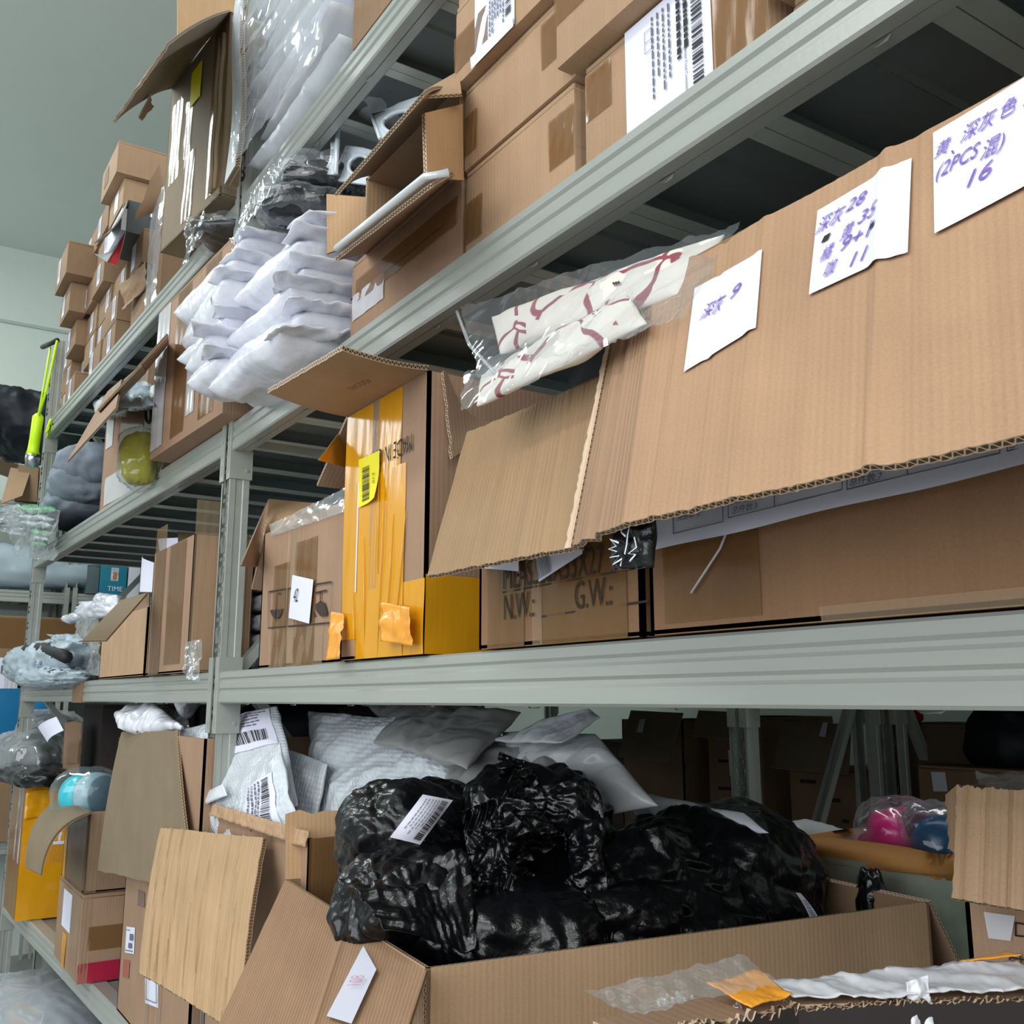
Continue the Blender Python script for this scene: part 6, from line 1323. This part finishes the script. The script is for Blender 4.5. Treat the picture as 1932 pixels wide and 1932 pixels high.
r3_ = rear('shadowed carton behind the slanting brace, wide flap tipped forward', 1490, 1640, 1455, RY+.04)
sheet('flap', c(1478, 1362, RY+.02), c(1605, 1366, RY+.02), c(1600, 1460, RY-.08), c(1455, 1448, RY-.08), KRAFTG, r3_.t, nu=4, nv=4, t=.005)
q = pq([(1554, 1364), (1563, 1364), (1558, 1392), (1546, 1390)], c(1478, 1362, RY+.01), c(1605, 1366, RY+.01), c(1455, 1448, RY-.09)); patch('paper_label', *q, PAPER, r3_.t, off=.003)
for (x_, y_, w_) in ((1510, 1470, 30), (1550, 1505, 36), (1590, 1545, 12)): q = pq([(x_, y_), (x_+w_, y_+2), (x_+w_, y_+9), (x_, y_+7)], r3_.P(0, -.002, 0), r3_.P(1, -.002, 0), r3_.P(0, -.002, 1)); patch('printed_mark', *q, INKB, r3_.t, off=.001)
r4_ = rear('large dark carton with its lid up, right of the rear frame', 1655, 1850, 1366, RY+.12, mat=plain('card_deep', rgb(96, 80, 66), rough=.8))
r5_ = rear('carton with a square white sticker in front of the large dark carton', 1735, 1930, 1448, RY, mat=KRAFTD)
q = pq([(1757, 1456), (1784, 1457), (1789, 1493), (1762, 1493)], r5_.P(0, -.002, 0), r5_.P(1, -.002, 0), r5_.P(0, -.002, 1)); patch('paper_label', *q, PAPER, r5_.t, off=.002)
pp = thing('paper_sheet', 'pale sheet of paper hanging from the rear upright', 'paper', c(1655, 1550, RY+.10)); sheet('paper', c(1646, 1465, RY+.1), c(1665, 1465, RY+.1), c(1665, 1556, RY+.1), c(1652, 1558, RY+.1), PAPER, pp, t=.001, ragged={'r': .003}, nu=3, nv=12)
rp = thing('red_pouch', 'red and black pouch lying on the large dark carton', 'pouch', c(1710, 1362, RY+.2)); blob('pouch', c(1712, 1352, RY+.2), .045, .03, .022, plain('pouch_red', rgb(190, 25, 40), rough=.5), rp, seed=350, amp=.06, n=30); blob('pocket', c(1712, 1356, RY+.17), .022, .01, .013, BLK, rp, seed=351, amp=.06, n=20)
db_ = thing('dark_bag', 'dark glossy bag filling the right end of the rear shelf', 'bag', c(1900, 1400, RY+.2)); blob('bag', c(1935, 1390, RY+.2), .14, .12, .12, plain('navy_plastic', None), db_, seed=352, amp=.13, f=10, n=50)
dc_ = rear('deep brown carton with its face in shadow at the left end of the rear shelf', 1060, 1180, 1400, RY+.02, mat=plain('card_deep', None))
# unseen cartons added on the upper rear levels to keep the lowest shelf dark
for lv in (L2, L3):
    for i in range(5):
        b = Carton('dark stock carton on the %s level of the rearmost rack, %s' % ('third' if lv == L2 else 'fourth', ['leftmost', 'second from the left', 'middle of its row', 'second from the right', 'rightmost'][i]), V(-1.72+i*.46, RY+.03, lv+.002), .42, .44, .40, mat=KRAFTD, group='stock cartons on the upper rear levels')
# ================================================================ far rack goods
def far(label, py0, py1, pxl, pxr, zb, d=.4, mat=KRAFTD, X=FARX+.02, **k):
    """carton on the far rack facing the camera: its face lies in the plane X"""
    y0 = at(pxl, py1, X=X)[1]; y1 = at(pxr, py1, X=X)[1]; zt2 = at((pxl+pxr)/2, py0, X=X)[2]
    b = Carton(label, V(X, y0, zb), y1-y0, d, zt2-zb, mat=mat, rot=90, **k); return b
FD = L3+.002
f1 = far('teal box with a small picture panel on the far rack', 1064, 1108, 187, 238, FD, mat=plain('box_teal', rgb(20, 120, 145), rough=.4), name='teal_box')
f1.sticker('f', f1.w*.40, f1.h*.45, f1.w*.68, f1.h*.88, mat=plain('picture', rgb(190, 200, 205), noise=.4, nscale=30), name='picture_panel'); f1.sticker('f', f1.w*.48, f1.h*.5, f1.w*.62, f1.h*.74, mat=plain('picture_orange', rgb(190, 120, 80)), name='picture_spot', off=.003); text('TIME', f1.P(f1.w*.3, 0, f1.h*.12), f1.ax, f1.az, f1.h*.22, PAPER, f1.t)
f2 = far('dark see-through bin beside the teal box on the far rack', 1066, 1106, 163, 186, FD, mat=plain('bin_dark', rgb(86, 100, 104), rough=.3), name='plastic_bin')
f3 = far('white and silver foil packet right of the teal box', 1064, 1120, 240, 262, FD-.03, d=.2, mat=MAILER, name='foil_packet')
for i, (px, py, ry, rz) in enumerate([(20, 1068, .30, .13), (78, 1075, .30, .10), (112, 1085, .20, .08)]):
    ce = at(px, py, X=FARX-.15); t = thing('poly_bag', ['pale blue-grey plastic bag at the left end of the far rack', 'pale plastic bag in the middle of the heap on the far rack', 'pale bag tapering down beside the far upright'][i], 'bag', ce-V(0, 0, rz)); blob('bag', ce, .16, ry, rz, PALE, t, seed=360+i, amp=.13, f=5, n=50, rot=0)
f4 = far('wide carton bound with glossy tape on the second shelf of the far rack', 1163, 1290, -60, 155, L2+.002, mat=KRAFTD); f4.tape('f', .0, f4.h*.55, f4.w, f4.h*.97); f4.tape('f', f4.w*.3, .0, f4.w*.42, f4.h*.5, mat=TAPEW); f4.tape('f', f4.w*.5, .0, f4.w*.6, f4.h*.5, mat=TAPEC)
f4.sticker('f', f4.w*.02, f4.h*.0, f4.w*.40, f4.h*.42); text('rt', f4.P(f4.w*.25, 0, f4.h*.2), f4.ax, f4.az, .10, INKG, f4.t, off=.005)
f5 = far('carton behind the far upright, dim, beside the crumpled pale bags', 1190, 1290, 160, 300, L2+.002, mat=KRAFTD)
f6 = far('bright blue carton low on the far rack', 1268, 1382, -80, 40, 1.20, mat=plain('box_blue', rgb(10, 110, 160), rough=.45), name='blue_box')
f6b = far('blue carton glimpsed behind the far upright under the middle beam', 1300, 1382, 58, 90, 1.20, mat=plain('box_blue', None), name='blue_box')
f7 = far('brown carton supporting the blue cartons on the far rack', 1384, 1600, -80, 130, L1+.002, mat=KRAFTD)
FT = L4-.05+.002
f8 = far('open brown carton on the top level of the far rack, one flap bent down', 882, 952, 28, 135, FT, mat=KRAFTD, open_top=True, inner=KRAFTD)
f8.flap('f', .22, 165, nu=6, a=.0, b=.35); f8.flap('l', .2, 75, nu=6); f8.tape('f', f8.w*.6, .0, f8.w*.9, f8.h*.5)
sheet('flap', at(20, 882, X=FARX+.02), at(58, 888, X=FARX+.02), at(42, 935, X=FARX+.2), at(2, 950, X=FARX+.2), KRAFT, f8.t, nu=4, nv=4)
# --- floor level
fb = thing('plastic_bag', 'shiny white film bag bulging below the lowest shelf at the bottom left', 'bag', (-3.35, .0, 0)); blob('bag', at(70, 1925, Y=-.02), .40, .22, .09, MAILERT, fb, seed=371, amp=.10, f=8, n=70, rot=0, fine=.03)
blob('film_wrap', at(70, 1922, Y=-.04), .42, .24, .10, CLEARH, fb, seed=372, amp=.12, f=10, n=70, rot=0, fine=.03)
pb_ = thing('crate_stack', 'pale grey crates stored under the lowest shelf', 'crate', (-3.3, .3, 0)); boxmesh('crate', (-4.2, .10, 0), (-2.3, .55, .42), plain('crate_grey', rgb(150, 158, 156), rough=.5), pb_, bevel=.01);
